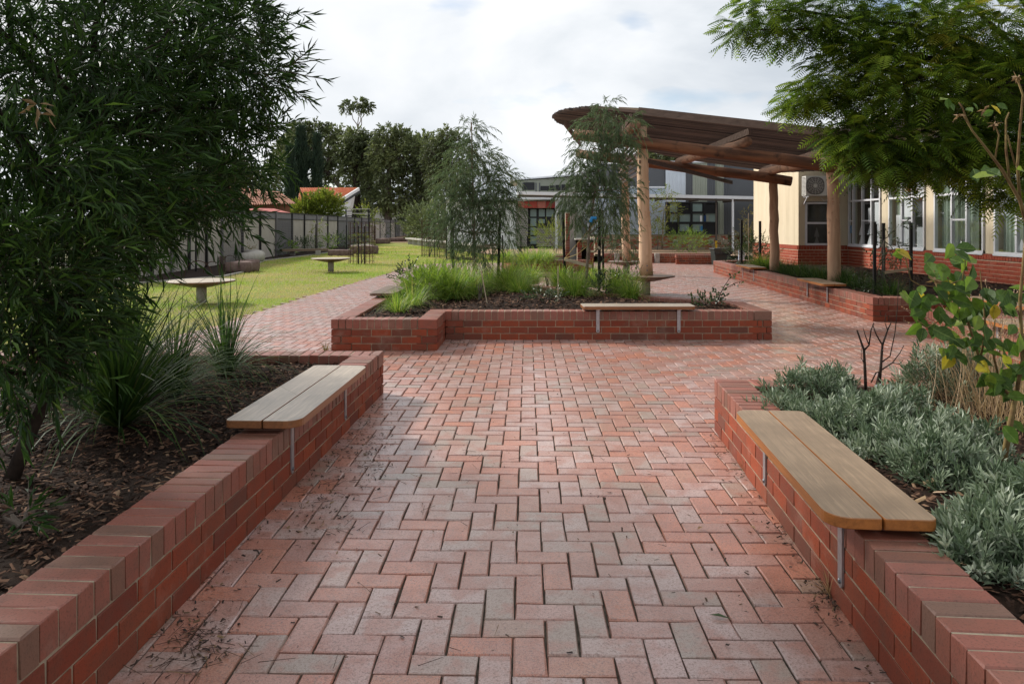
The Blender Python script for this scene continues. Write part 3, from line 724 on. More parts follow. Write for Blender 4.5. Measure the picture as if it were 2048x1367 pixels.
U_ = Vector((.94, -.34, 0)); V_ = Vector((.34, .94, 0)); O_ = Vector((2.5, 15.2, 3.85))
def rp(a, b, dz=0): return O_+U_*a+V_*b+Vector((0, 0, -.165*a-.035*b+dz))
Lb = 8.3
def left_end(b):
    f = (b-3.2)/3.9 if b < 3.2 else (b-3.2)/5.2
    return -2.55+2.7*(abs(f)**2.1)
def right_end(b): return 4.9-.35*max(0, b-4)**1.2
nb = 84
for k in range(nb):
    b = .12+k*(Lb-.1)/nb; a0 = left_end(b)+jit(.02); a1 = right_end(b)
    if a1-a0 < .4: continue
    q = MB().beam(Vector((a0, 0, -.165*a0)), Vector((a1, 0, -.165*a1)), .030, .06)
    me = q.mesh('slat', 'slat_wood'); o = link('slat', me, pg, O_+V_*b+Vector((0, 0, -.035*b+jit(.008)))); o.rotation_euler = (0, 0, math.atan2(U_.y, U_.x))
q = MB().beam(rp(.1, -.02, .0), rp(5.2, -.02, .0), .04, .15); part('edge_board', q, 'slat_wood', pg)
q = MB().beam(rp(-.35, .30, .06), rp(.42, .02, .06), .10, .05); part('edge_board', q, 'slat_top', pg)
def rafter(x0, y0, z0, x1, y1, z1, n=22):
    q = MB(); q.beam((x0, y0, z0), (x1, y1, z1), .045, .13); part('rafter', q, 'slat_wood', pg)
rafter(2.45, 15.25, 3.73, 2.98, 23.0, 3.74)
rafter(4.72, 14.7, 3.36, 4.70, 20.9, 3.33)
rafter(6.32, 14.0, 3.03, 6.70, 19.8, 2.98)
rafter(1.25, 17.6, 3.93, 2.0, 21.6, 3.86)
for k in range(8):       # slatted screen between the two left posts
    z = 2.62+k*.098
    q = MB().beam((2.74, 15.85, z+.02*k), (3.28, 22.8, z+.12+.02*k), .03, .065); part('screen_slat', q, 'slat_wood', pg)
q = MB().beam((2.9, 15.9, 2.88), (6.0, 20.2, 2.66), .05, .09); part('brace', q, 'slat_wood', pg)

# ------------------------------------------------------------------ cream classroom building (right)
XB = 9.95; ZS = .88
hs = thing('classroom_building', 'cream rendered classroom building with red brick base and tall windows', 'building', (XB, 18, 0))
q = MB(); q.box(XB+.006, XB+.25, 3, 21.9, -.05, ZS-.006); q.box(8.466, XB+.25, 21.906, 22.15, -.05, ZS-.006); q.box(8.466, 8.7, 22.15, 26, -.05, ZS-.006)
part('mortar', q, 'mortar_pale', hs)
items = []
def hrun(p0, p1, sc, ec):
    wall_run(items, p0, p1, ZS, sc, ec, courses=9, kind='h', skipcap=True, z0=-.02)
    p0 = Vector(p0); p1 = Vector(p1); d = (p1-p0).normalized(); nrm = Vector((-d.y, d.x)); n = int((p1-p0).length/.0865)
    for i in range(n):
        c = p0+d*(.0865*(i+.5))+nrm*(.10); items.append(('hc', (c.x, c.y, ZS-.058+.012), math.atan2(d.y, d.x), .98, 0.22 if False else 0, 0))
hrun((8.46, 26), (8.46, 21.9), False, True); hrun((8.46, 21.9), (XB, 21.9), True, False); hrun((XB, 21.9), (XB, 4), False, False)
place_bricks(hs, items, 300)
q = MB()   # render: left face, recess face, piers, band over windows
q.box(8.49, 8.75, 22.131, 26, ZS+.02, 3.85)
q.box(8.49, 8.68, 21.93, 22.13, ZS+.02, 3.85); q.box(9.62, XB+.1, 21.93, 22.13, ZS+.02, 3.85); q.box(8.68, 9.62, 21.935, 22.13, 2.20, 3.85)
WZ = [(22.3, 20.0), (19.55, 17.86), (17.45, 15.62), (15.28, 13.5), (13.2, 11.4), (11.1, 9.2), (8.9, 7.0), (6.7, 4.9)]
ends = [21.9]+[z for ab in WZ for z in ab][1:]+[3.5]
for a, b in zip(ends[1::2], ends[2::2]): q.box(XB+.03, XB+.22, b, a, ZS+.02, 3.62)
q.box(XB+.03, XB+.22, 3.5, 21.93, 3.62, 3.9)
part('wall', q, 'cream', hs)
q = MB(); q.box(8.3, 16, 3, 26.2, 3.95, 4.05); part('roof', q, 'alu', hs)
q = MB(); q.box(XB+.27, 15.9, 3, 26, .0, .05); q.box(15.8, 15.9, 3, 26, 0, 3.9); q.box(XB+.3, 15.9, 25.9, 26, 0, 3.9); part('interior', q, 'room', hs)
def window_x(y1, y0, x, mull, trans, z0=ZS+.02, z1=3.62):
    """window in a wall facing -X, from y0 to y1"""
    q = MB(); f = .025
    for a in [y0+f, y1-f]+mull: q.box(x-.01, x+.06, a-f, a+f, z0, z1)
    ys = sorted([y0]+mull+[y1])
    zs = [z0+.03]+trans+[z1-.03]
    for z in zs: q.box(x-.008, x+.058, y0, y1, z-.025, z+.025)
    for a, b, z in ([(ys[i], ys[i+1], 1.62) for i in range(len(ys)-1) if i % 2 == 1]): q.box(x+.0, x+.05, a, b, z-.02, z+.02)
    q.box(x-.03, x+.06, y0, y1, z0-.03, z0+.01)
    wn = part('window', q, 'alu', hs)
    for i in range(len(ys)-1):
        for za, zb in zip(zs, zs[1:]):
            p = MB().add([(x+.03, ys[i]+f, za), (x+.03, ys[i+1]-f, za), (x+.03, ys[i+1]-f, zb), (x+.03, ys[i]+f, zb)], [(0, 1, 2, 3)])
            part('pane', p, 'glass', wn)
    return wn
window_x(21.9, 20.0, XB, [21.6, 21.04, 20.5], [2.2])
for k, (a, b) in enumerate(WZ[1:]): window_x(a, b, XB, [a-(a-b)*.38, a-(a-b)*.68], [2.2])
q = MB(); f = .03
for x in (8.71, 9.59): q.box(x-f, x+f, 21.9, 21.97, ZS+.02, 2.18)
for z in (ZS+.05, 1.56, 2.15): q.box(8.68, 9.62, 21.902, 21.968, z-.03, z+.03)
wn = part('window', q, 'alu', hs); p = MB().add([(8.7, 21.95, .9), (9.6, 21.95, .9), (9.6, 21.95, 2.15), (8.7, 21.95, 2.15)], [(0, 1, 2, 3)]); part('pane', p, 'glass', wn)
q = MB(); q.box(8.68, 9.62, 22.4, 22.42, .5, 2.3); part('interior', q, 'room', hs)
def curtain(y0, y1, name_i=0):
    n = int(abs(y1-y0)/.03)+2; V = []; Fq = []
    for i in range(n):
        y = y0+(y1-y0)*i/(n-1); x = XB+.16+.03*math.sin(i*1.35)+.012*math.sin(i*.5)
        V += [(x, y, ZS+.05), (x, y, 3.5)]
        if i: Fq.append((2*i-2, 2*i, 2*i+1, 2*i-1))
    part('curtain', MB().add(V, Fq), 'curtain', hs)
curtain(22.0, 21.66); curtain(19.5, 18.9); curtain(17.4, 16.55); curtain(16.35, 16.0); curtain(15.9, 15.66); curtain(15.22, 14.5); curtain(14.2, 13.6)
curtain(13.1, 12.2); curtain(10.9, 10.0)
# things seen through or stuck inside the glass
def card(name, label, cat, y0, y1, z0, z1, mat, x=XB+.034, poly=None, group=None):
    pts = poly or [(y0, z0), (y1, z0), (y1, z1), (y0, z1)]
    V = [(x, y, z) for y, z in pts] + [(x+.004, y, z) for y, z in pts]; n = len(pts)
    q = MB().add(V, [tuple(range(n)), tuple(reversed(range(n, 2*n)))] + [(k, (k+1) % n, n+(k+1) % n, n+k) for k in range(n)])
    o = part(name, q, mat, None); tag(o, label, cat, group); return o
def WZy(px): return F*XB/(px-1024)
def Wz(px, py): s = F/WZy(px); return CH-(py-HY)/s
def cardpx(name, label, cat, xa, xb, ya, yb, mat, group=None):
    xm = (xa+xb)/2; return card(name, label, cat, WZy(xb), WZy(xa), Wz(xm, yb), Wz(xm, ya), mat, group=group)
cardpx('paper_sheet', 'tall narrow white paper strip at the left end of the first tall window', 'paper', 1682, 1686.5, 421, 487, 'paper')
cardpx('paper_sheet', 'white paper sheet high in the fourth light of the first window', 'paper', 1734, 1741, 416, 445, 'paper')
cardpx('paper_sheet', 'white paper sheet beside the first pier, upper of the pair', 'paper', 1747, 1760, 404, 448, 'paper')
cardpx('paper_sheet', 'white paper sheet beside the first pier, lower of the pair', 'paper', 1752, 1761, 449, 490, 'paper')
cardpx('paper_sheet', 'white paper sheet at the top right of the second window', 'paper', 1829, 1848, 358, 391, 'paper')
cardpx('paper_sheet', 'white paper roll behind the middle light of the second window', 'paper', 1806, 1822, 400, 434, 'paper')
cardpx('paper_sheet', 'white paper strip low in the left light of the second window', 'paper', 1790, 1798, 430, 492, 'paper')
cardpx('paper_sheet', 'large white paper sheet at the lower right of the second window', 'paper', 1831, 1849, 454, 496, 'paper')
cardpx('paper_sheet', 'white paper behind the blue globe print in the second window', 'paper', 1804, 1822, 449, 490, 'paper')
cardpx('poster', 'bright blue card in the first tall window', 'poster', 1697, 1705, 451, 466, 'blue')
q = MB().lathe([(.09, 0), (.09, .003)], 20); o = link('poster', q.mesh('poster', 'blue'), None, (XB+.038, WZy(1816), Wz(1816, 460))); o.rotation_euler = (0, PI/2, 0); o.scale = (1.3, 1, 1); tag(o, 'round blue globe print stuck on white paper in the second window', 'poster')
for px, ya, yb, lb in ((1720, 449, 470, 'left of the pair, upper'), (1720, 470, 489, 'left of the pair, lower'), (1737, 449, 469, 'right of the pair, upper'), (1737, 469, 489, 'right of the pair, lower'), (2040, 478, 501, 'at the far right edge')):
    yc = WZy(px); s = F/yc; hw = .14 if px < 2000 else .12
    card('paper_triangle', 'white paper tree triangle in the window, '+lb, 'decoration', 0, 0, 0, 0, 'paper', poly=[(yc-hw, Wz(px, yb)), (yc+hw, Wz(px, yb)), (yc, Wz(px, ya))])
for k, px in enumerate((1913, 1919, 1926)):
    y = WZy(px)
    o = part('bottle', MB().lathe([(.045, 0), (.047, .02), (.047, .17), (.02, .23), (.018, .28)], 12, (XB+.12, y, ZS+.03)), 'bottle', None)
    tag(o, ['clear plastic bottle on the sill of the third window, leftmost of three', 'clear plastic bottle on the sill of the third window, middle of three', 'clear plastic bottle on the sill of the third window, rightmost of three'][k], 'bottle')
for k, (zc, zb) in enumerate(((1.45, 1.15), (1.2, .93))):
    o = part('paper_triangle', MB().add([(8.97, 21.975, zb), (9.13, 21.975, zb), (9.05, 21.975, zc), (8.97, 21.98, zb), (9.13, 21.98, zb), (9.05, 21.98, zc)], [(0, 1, 2), (5, 4, 3), (0, 3, 4, 1), (1, 4, 5, 2), (2, 5, 3, 0)]), 'ac_grey', None)
    tag(o, ['grey paper tree triangle in the small end window, upper one', 'grey paper tree triangle in the small end window, lower one'][k], 'decoration')
# air conditioner
ac = thing('air_conditioner', 'white air conditioner outdoor unit on the cream wall above the small window', 'air conditioner', (9.0, 21.75, 2.3))
part('casing', MB().prism([(8.56, 21.55), (9.42, 21.55), (9.42, 21.86), (8.56, 21.86)], 2.35, 2.93, .012), 'ac_white', ac)
fc = (8.83, 2.645)
part('grille', MB().add([(fc[0]+.27*c*(abs(c)**-.25 if abs(c) > .01 else 1), 21.545, fc[1]+.26*s_*(abs(s_)**-.25 if abs(s_) > .01 else 1)) for c, s_ in [(math.cos(2*PI*k/24), math.sin(2*PI*k/24)) for k in range(24)]], [tuple(range(24))]), 'ac_grey', ac)
q = MB()
for r in (.07, .12, .17, .22): q.tube([(fc[0]+r*math.cos(2*PI*k/20), 21.535, fc[1]+r*math.sin(2*PI*k/20)) for k in range(21)], .004, 4, cap=False)
for k in range(14): a = 2*PI*k/14; q.beam((fc[0]+.05*math.cos(a), 21.538, fc[1]+.05*math.sin(a)), (fc[0]+.25*math.cos(a+.25), 21.538, fc[1]+.25*math.sin(a+.25)), .006, .006)
part('fan_guard', q, 'ac_white', ac)
q = MB().lathe([(.05, 0), (.05, .012)], 16); o = link('hub', q.mesh('hub', 'ac_white'), ac, (fc[0], 21.54, fc[1])); o.rotation_euler = (PI/2, 0, 0)
q = MB()
for k in range(14): z = 2.39+k*.038; q.box(8.552, 8.562, 21.58, 21.83, z, z+.014)
part('side_louvre', q, 'ac_grey', ac)
q = MB(); q.beam((8.62, 21.88, 2.33), (8.62, 21.5, 2.33), .03, .03); q.beam((9.36, 21.88, 2.33), (9.36, 21.5, 2.33), .03, .03); q.beam((8.62, 21.88, 2.1), (8.62, 21.6, 2.32), .02, .02); q.tube([(9.1, 21.8, 2.3), (9.2, 21.84, 2.22), (9.4, 21.85, 2.25)], .012, 6)
part('wall_bracket', q, 'alu', ac)
q = MB()   # small three-diamond mark and a line of print
mcx, mcz = 9.18, 2.80
for a in (90, 210, 330):
    a = math.radians(a); b = a+.52; c = a-.52; r1, r2 = .05, .029
    q.add([(mcx, 21.547, mcz), (mcx+r2*math.cos(c), 21.547, mcz+r2*math.sin(c)), (mcx+r1*math.cos(a), 21.547, mcz+r1*math.sin(a)), (mcx+r2*math.cos(b), 21.547, mcz+r2*math.sin(b))], [(0, 1, 2, 3)])
part('emblem', q, 'ac_grey', ac)
def hood(label, x, y, z, s, face='x'):
    t = thing('vent_hood', label, 'vent', (x, y, z))
    if face == 'x':
        part('plate', MB().box(x-.012, x-.002, y-s, y+s, z, z+2*s), 'hood', t)
        part('cowl', MB().tube([(x-.01, y, z+s*.9), (x-.1, y, z+s*.9)], [s*.85, s*.8], 16), 'hood', t)
    else:
        part('plate', MB().box(x-s, x+s, y-.012, y-.002, z, z+2*s), 'hood', t)
        part('cowl', MB().tube([(x, y-.01, z+s*.9), (x, y-.1, z+s*.9)], [s*.8, s*.75], 12), 'ac_grey', t)
hood('round vent hood low on the classroom brick wall at the right', XB, WZy(2013), .02, .115)

# ------------------------------------------------------------------ back building, walkway, far buildings
YB = 38.0
def corr(x0, x1, y, z0, z1, pitch=.19, amp=.03, z1b=None):
    """ribbed sheet facing -Y"""
    n = max(2, int((x1-x0)/pitch)); V = []; Fq = []; z1b = z1 if z1b is None else z1b
    xs = []
    for i in range(n):
        a = x0+(x1-x0)*i/n; p = (x1-x0)/n
        xs += [(a, 0), (a+p*.62, 0), (a+p*.70, -amp), (a+p*.92, -amp)]
    xs.append((x1, 0))
    for k, (x, o) in enumerate(xs):
        zt = z1+(z1b-z1)*(x-x0)/(x1-x0); V += [(x, y+o, z0), (x, y+o, zt)]
        if k: Fq.append((2*k-2, 2*k, 2*k+1, 2*k-1))
    return MB().add(V, Fq)
bk = thing('gymnasium_building', 'striped metal clad school building with brick base behind the plaza', 'building', (9, YB, 0))
def X(px, Y=YB): return (px-1024)*Y/F
def Z(py, Y=YB): return CH-(py-HY)*Y/F
TOP = 4.7
q = MB(); q.box(X(1190), X(1456), YB, YB+6, -.1, Z(469)); q.box(X(1456), 16, YB+1.2, YB+6, -.1, Z(470)); part('mortar', q, 'mortar', bk)
items = []
wall_run(items, (X(1190), YB), (X(1456), YB), 1.0, False, True, courses=11, kind='h', skipcap=True)
wall_run(items, (X(1456), YB+1.2), (15.6, YB+1.2), 1.0, False, False, courses=11, kind='h', skipcap=True)
place_bricks(bk, [i for i in items], 300)
zb = Z(468.5)
def clad(a, b, mat, z0=zb, z1=TOP, dy=0, z1b=None): part('cladding_panel', corr(X(a), X(b), YB-.03+dy, z0, z1, z1b=z1b), mat, bk)
clad(1190, 1331, 'clad_blue', zb, Z(376)); clad(1331, 1371, 'clad_white', Z(404), TOP); clad(1371, 1385, 'clad_dark', Z(404), TOP)
clad(1385, 1414, 'clad_green', Z(404), TOP); clad(1414, 1430, 'clad_dark', Z(404), TOP); clad(1430, 1434, 'clad_green', Z(404), TOP); clad(1434, 1447, 'clad_green', zb, TOP)
clad(1447, 1457, 'clad_dark', zb, TOP); clad(1457, 1600, 'clad_dark', Z(470), TOP, 1.2)
q = MB().box(X(1490), X(1600), YB+1.05, YB+1.1, Z(393), TOP-.1); part('dark_panel', q, 'clad_black', bk)
q = MB().box(X(1190), 16, YB+.05, YB+7, zb-.05, TOP-.05); part('wall', q, 'clad_dark', bk)
q = MB().box(X(1320), 16.2, YB-.12, YB+7, TOP, TOP+.08); part('roof', q, 'gutter', bk)
q = MB().box(X(1190), X(1331), YB-.12, YB+.1, Z(376), Z(373)); part('flashing', q, 'gutter', bk)
# big dark window
wx = [1331, 1355, 1360, 1378, 1385, 1406, 1410, 1434]
q = MB(); z0, z1 = Z(468), Z(404)
q.box(X(1331), X(1434), YB-.02, YB+.04, z0, z1); wn = part('window', q, 'frame_dark', bk)
q = MB()
for z in (z0+.03, Z(445), Z(425.5), z1-.03): q.box(X(1331), X(1434), YB-.10, YB-.02, z-.04, z+.04)
for x in (1332, 1356.5, 1382, 1408, 1433): q.box(X(x)-.05, X(x)+.05, YB-.104, YB-.024, z0, z1)
part('frame', q, 'frame_dark', wn)
for a, b, c, d in ((1340, 1354, 404, 424), (1385, 1404, 405, 423), (1340, 1354, 428, 444), (1358, 1380, 428, 444), (1385, 1406, 427, 444), (1410, 1432, 427, 445), (1358, 1378, 448, 462), (1385, 1405, 448, 463)):
    part('pane', MB().box(X(a), X(b), YB-.05, YB-.03, Z(d), Z(c)), 'screen_green', wn)
for k, (a, b, c, d, m) in enumerate(((1399, 1403, 431, 443, 'paper'), (1407, 1411, 431, 443, 'blue_dark'), (1411.5, 1416, 430, 443, 'clad_green'), (1400, 1404, 452, 461, 'blue'))):
    o = part('poster', MB().box(X(a), X(b), YB-.12, YB-.106, Z(d), Z(c)), m, None)
    tag(o, ['small white poster in the dark window of the striped building', 'small navy poster in the dark window beside a white one', 'small green grey poster in the dark window, rightmost', 'small light blue poster in the bottom row of the dark window'][k], 'poster')
def hood2(label, px): hood(label, X(px), YB-.11, Z(489), .13, 'y')
hood2('square vent hood on the far brick base, left of two', 1350); hood2('square vent hood on the far brick base, right of two', 1421)
# walkway canopy
wk = thing('covered_walkway', 'long low covered walkway with white metal fascia across the back', 'canopy', (6, 35, 0))
def XW(px): return (px-1024)*35/F
def ZW(py): return CH-(py-HY)*35/F
a0, a1 = XW(1035), 14.2
q = MB(); q.add([(a0, 35, ZW(389)), (a1, 35, ZW(401)), (a1, 35, ZW(395)), (a0, 35, ZW(382.5)), (a0, 36.9, ZW(389)), (a1, 36.9, ZW(401)), (a1, 36.9, ZW(395)), (a0, 36.9, ZW(382.5))],
               [(0, 1, 2, 3), (7, 6, 5, 4), (3, 2, 6, 7), (0, 4, 5, 1), (0, 3, 7, 4), (1, 5, 6, 2)]); part('fascia', q, 'gutter', wk)
q = MB()
for k in range(9):
    f = k/8; x = a0+.1+(a1-a0-.4)*f; z = ZW(389)+(ZW(401)-ZW(389))*f; q.box(x-.03, x+.03, 35.05, 36.85, z-.12, z-.01)
q.beam((a0, 35.12, ZW(389)-.06), (a1, 35.12, ZW(401)-.06), .06, .09); part('purlin', q, 'under', wk)
for px, m in ((1467, 'alu'),):
    part('post', MB().lathe([(.055, 0), (.055, ZW(393)-.05)], 12, (XW(px), 35.1, 0)), m, wk)
t = thing('downpipe', 'thin downpipe with a yellow painted foot in front of the dark window', 'pipe', (XW(1436), 35.3, 0))
part('pipe', MB().lathe([(.045, .75), (.045, ZW(394))], 10, (XW(1436), 35.3, 0)), 'under', t); part('foot', MB().lathe([(.055, 0), (.055, .75)], 10, (XW(1436), 35.3, 0)), 'yellow', t)
# second storey building far behind
Y2 = 52.0
fb = thing('upper_storey_building', 'grey green upper storey with strip windows rising behind the walkway', 'building', (5, Y2, 0))
q = MB(); x0, x1 = X(1035, Y2), X(1330, Y2)
q.add([(x0, Y2, 0), (x1, Y2, 0), (x1, Y2, Z(340, Y2)), (x0, Y2, Z(362, Y2)), (x0, Y2+8, 0), (x1, Y2+8, 0), (x1, Y2+8, Z(340, Y2)), (x0, Y2+8, Z(362, Y2))], [(0, 1, 2, 3), (7, 6, 5, 4), (3, 2, 6, 7), (0, 3, 7, 4), (1, 5, 6, 2)])
part('wall', q, 'clad_green', fb)
q = MB(); q.add([(x0-.5, Y2-.4, Z(361, Y2)), (x1, Y2-.4, Z(339, Y2)), (x1, Y2-.4, Z(335, Y2)), (x0-.5, Y2-.4, Z(358.5, Y2)), (x0-.5, Y2+8, Z(361, Y2)), (x1, Y2+8, Z(339, Y2)), (x1, Y2+8, Z(335, Y2)), (x0-.5, Y2+8, Z(358.5, Y2))],
               [(0, 1, 2, 3), (7, 6, 5, 4), (3, 2, 6, 7), (0, 3, 7, 4), (1, 5, 6, 2), (0, 4, 5, 1)]); part('roof', q, 'gutter', fb)
for a, b, c, d in ((1047, 1069, 365, 380), (1081, 1098, 372, 381), (1100, 1109, 371, 381), (1111, 1121, 370, 381), (1123, 1136, 369, 381), (1160, 1200, 362, 380), (1212, 1240, 358, 380), (1296, 1316, 346, 377)):
    wn = part('window', MB().box(X(a, Y2), X(b, Y2), Y2-.06, Y2-.01, Z(d, Y2), Z(c, Y2)), 'frame_dark', fb)
q = MB()
for px in (1046, 1072, 1079, 1137, 1205, 1245, 1290): q.box(X(px, Y2)-.04, X(px, Y2)+.04, Y2-.05, Y2-.01, 3, Z(363, Y2)-.1)
part('mullion', q, 'clad_dark', fb)
# low block left of centre: white walls, red panels, breeze block screen
Y3 = 44.0
lb = thing('low_classroom_block', 'low white classroom block with red panels and a breeze block screen', 'building', (-1, Y3, 0))
q = MB(); q.box(X(893, Y3), X(1034, Y3), Y3+.1, Y3+7, -.05, Z(404, Y3)); q.box(X(1034, Y3), X(1115, Y3), Y3+.6, Y3+7, -.05, 3.0); part('wall', q, 'white', lb)
q = MB(); q.box(X(893, Y3), X(900, Y3), Y3-.2, Y3+.1, -.05, 3.0); q.box(X(1110, Y3), X(1115, Y3), Y3-.2, Y3+.6, -.05, 3.0); part('column', q, 'white', lb)
q = MB(); q.box(X(889, Y3), X(1118, Y3), Y3-.5, Y3+7, 3.0, 3.12); part('roof', q, 'gutter', lb)
q = MB(); q.add([(X(1036, Y3), Y3-.25, Z(403, Y3)), (X(1112, Y3), Y3-.25, Z(398, Y3)), (X(1112, Y3), Y3-.25, Z(395, Y3)), (X(1036, Y3), Y3-.25, Z(395, Y3))], [(0, 1, 2, 3)]); part('soffit', q, 'white', lb)
for i, (a, b, m) in enumerate(((1036, 1048, 'red2'), (1048, 1057, 'red1'), (1057, 1075, 'red1'), (1075, 1091, 'red2'), (1091, 1110, 'red3'))):
    part('fascia_panel', MB().box(X(a, Y3)+.01, X(b, Y3)-.01, Y3-.2, Y3-.1, Z(416, Y3), Z(402.5, Y3)), m, lb)
q = MB(); q.box(X(1056, Y3), X(1110, Y3), Y3+.3, Y3+.5, -.02, Z(416, Y3)); wn = part('window', q, 'frame_dark', lb)
for a, b, c, d in ((1061, 1073, 418, 433), (1078, 1090, 418, 433), (1093, 1108, 418, 433), (1061, 1073, 436, 452), (1078, 1090, 438, 446), (1061, 1073, 455, 470), (1061, 1074, 473, 488)):
    part('pane', MB().box(X(a, Y3), X(b, Y3), Y3+.25, Y3+.29, Z(d, Y3), Z(c, Y3)), 'screen_green', wn)
def breeze(xa, xb, ya, yb):
    n = int((yb-ya)/3.4); q = MB()
    for i in range(n+1):
        z = Z(ya+(yb-ya)*i/n, Y3); q.box(X(xa, Y3), X(xb, Y3), Y3-.05, Y3+.10, z-.035, z+.035)
        if i < n:
            m = int((xb-xa)/4.5)
            for k in range(m+1):
                x = X(xa, Y3)+(X(xb, Y3)-X(xa, Y3))*min(1, (k+(i % 2)*.5)/m); q.box(x-.03, x+.03, Y3-.045, Y3+.095, z-.07, z)
    part('breeze_blocks', q, 'concrete', lb, kind='stuff')
    part('screen_backing', MB().box(X(xa, Y3), X(xb, Y3), Y3+.14, Y3+.2, -.02, Z(ya, Y3)), 'frame_dark', lb)
breeze(1032, 1055, 415, 491); breeze(1074, 1109, 457, 491)
# pale warehouse beyond the trees
q = MB().box(-34, -8, 150, 160, 0, Z(408, 150)); wh = thing('warehouse', 'long pale warehouse glimpsed beyond the gum trees', 'building', (-20, 150, 0)); part('wall', q, 'pale_concrete', wh)
part('roof', MB().add([(-35, 149, Z(408, 150)), (-7, 149, Z(408, 150)), (-7, 156, Z(398, 150)), (-35, 156, Z(398, 150))], [(0, 1, 2, 3)]), 'clad_white', wh)

# ------------------------------------------------------------------ boundary fence
fn = thing('boundary_fence', 'tall cream and grey metal sheet fence with dark posts along the lawn', 'fence', (-12, 35, 0))
fpx = [215, 260, 300, 340, 375, 410, 441, 482, 518, 550, 582, 607, 632, 654, 674, 692, 708, 722, 736, 748.5, 759, 771, 780, 789.5, 798, 806, 813.5, 821, 828, 834]
fys = [9.6/((1024-p)/F-.056) for p in fpx]; HF = 2.12
for i, y in enumerate(fys):
    x = fenceX(y); part('post', MB().box(x+.03, x+.10, y-.045, y+.045, -.05, HF+.04), 'black' if i % 3 else 'fence_grey', fn)
grey = {9, 14, 15, 16, 17, 21, 23}
for i in range(len(fys)-1):
    ya, yb = fys[i], fys[i+1]; n = int((yb-ya)/.2); V = []; Fq = []
    for k in range(2*n+1):
        y = ya+(yb-ya)*k/(2*n); x = fenceX(y)+(.02 if k % 2 else 0)
        V += [(x, y, -.05), (x, y, HF-.32)]
        if k: Fq.append((2*k-2, 2*k, 2*k+1, 2*k-1))
    part('panel', MB().add(V, Fq), 'fence_grey' if i in grey else 'fence_cream', fn)
    q = MB().beam((fenceX(ya)+.02, ya, HF-.15), (fenceX(yb)+.02, yb, HF-.15), .02, .28); part('top_panel', q, 'fence_grey', fn)
    q = MB().beam((fenceX(ya)+.03, ya, HF+.0), (fenceX(yb)+.03, yb, HF+.0), .06, .05).beam((fenceX(ya)+.03, ya, HF-.31), (fenceX(yb)+.03, yb, HF-.31), .05, .04); part('rail', q, 'black', fn)
for i in (9, 6):      # wire mesh in front of the grey panels
    ya, yb = fys[i], fys[i+1]; q = MB()
    for k in range(22): y = ya+(yb-ya)*k/21; q.beam((fenceX(y)+.12, y, 0), (fenceX(y)+.12, y, HF-.4), .008, .008)
    for k in range(14): z = .1+k*.125; q.beam((fenceX(ya)+.12, ya, z), (fenceX(yb)+.12, yb, z), .008, .008)
    part('wire_mesh', q, 'fence_grey', fn)

# ------------------------------------------------------------------ houses beyond the fence
hA = thing('tiled_house', 'white gabled house with an orange tiled roof behind the fence', 'house', (-19, 72, 0)); YA = 72.0
def PA(px, py, Y=YA): v = AT(px, py, Y); return (v.x, v.y, v.z)
q = MB(); e0 = PA(596, 400); r0_ = PA(600, 376, 76); r1_ = PA(716, 376, 76); e1 = PA(684, 396)
part('wall', MB().add([PA(600, 450), PA(684, 450), PA(684, 397), PA(600, 400), PA(684, 450), PA(700, 450, 80), PA(712, 380, 76), PA(684, 397)], [(0, 1, 2, 3), (4, 5, 6, 7)]), 'white', hA)
# tiled slope with rows of half-round pans
n = 34; V = []; Fq = []; R_ = 14
A_, B_, C_, D_ = [Vector(PA(*a)) for a in ((596, 402, 71.6), (683, 396.5, 71.6), (716, 376, 76), (600, 376, 76))]
for j in range(R_+1):
    for i in range(2*n+1):
        f = i/(2*n); g = j/R_; p = (A_*(1-f)+B_*f)*(1-g)+(D_*(1-f)+C_*f)*g; V.append((p.x, p.y-(.05 if i % 2 else 0), p.z+(.07 if i % 2 else 0)+(.05 if j % 2 else 0)))
        if i and j: b = j*(2*n+1)+i; Fq.append((b-2*n-2, b-2*n-1, b, b-1))
part('roof', MB().add(V, Fq), 'tile', hA)
q = MB().beam(B_+Vector((.1, -.1, -.1)), C_+Vector((.1, -.1, -.1)), .15, .3); part('barge_board', q, 'white', hA)
q = MB().beam(B_+Vector((.15, .1, -.35)), C_+Vector((.15, .1, -.35)), .15, .22); part('gutter', q, 'frame_dark', hA)
hB = thing('tiled_house', 'house with weathered brown tiled roof half hidden behind the big left tree', 'house', (-17, 50, 0))
def tile_roof(h, pts, mat, n=30, rows=12):
    A, B, C, D = [Vector(PA(*a)) for a in pts]; V = []; Fq = []
    for j in range(rows+1):
        for i in range(2*n+1):
            f = i/(2*n); g = j/rows; p = (A*(1-f)+B*f)*(1-g)+(D*(1-f)+C*f)*g; V.append((p.x, p.y-(.05 if i % 2 else 0), p.z+(.06 if i % 2 else 0)+(.05 if j % 2 else 0)))
            if i and j: b = j*(2*n+1)+i; Fq.append((b-2*n-2, b-2*n-1, b, b-1))
    part('roof', MB().add(V, Fq), mat, h)
tile_roof(hB, [(300, 415, 50), (592, 408, 50), (560, 385, 54), (330, 360, 56)], 'tile_dark', 60, 16)
part('wall', MB().add([PA(300, 450, 51), PA(580, 450, 51), PA(580, 405, 51), PA(300, 412, 51)], [(0, 1, 2, 3)]), 'tile_dark', hB)
sh = thing('garden_shed', 'low shed with a faded red metal roof just behind the fence', 'shed', (-15, 46, 0))
part('roof', MB().add([PA(470, 432, 44), PA(606, 432, 45), PA(548, 417, 48), PA(470, 415, 48)], [(0, 1, 2, 3)]), 'roof_red', sh)
part('wall', MB().add([PA(470, 470, 44.1), PA(600, 470, 45.1), PA(600, 430, 45.1), PA(470, 430, 44.1)], [(0, 1, 2, 3)]), 'fence_cream', sh)
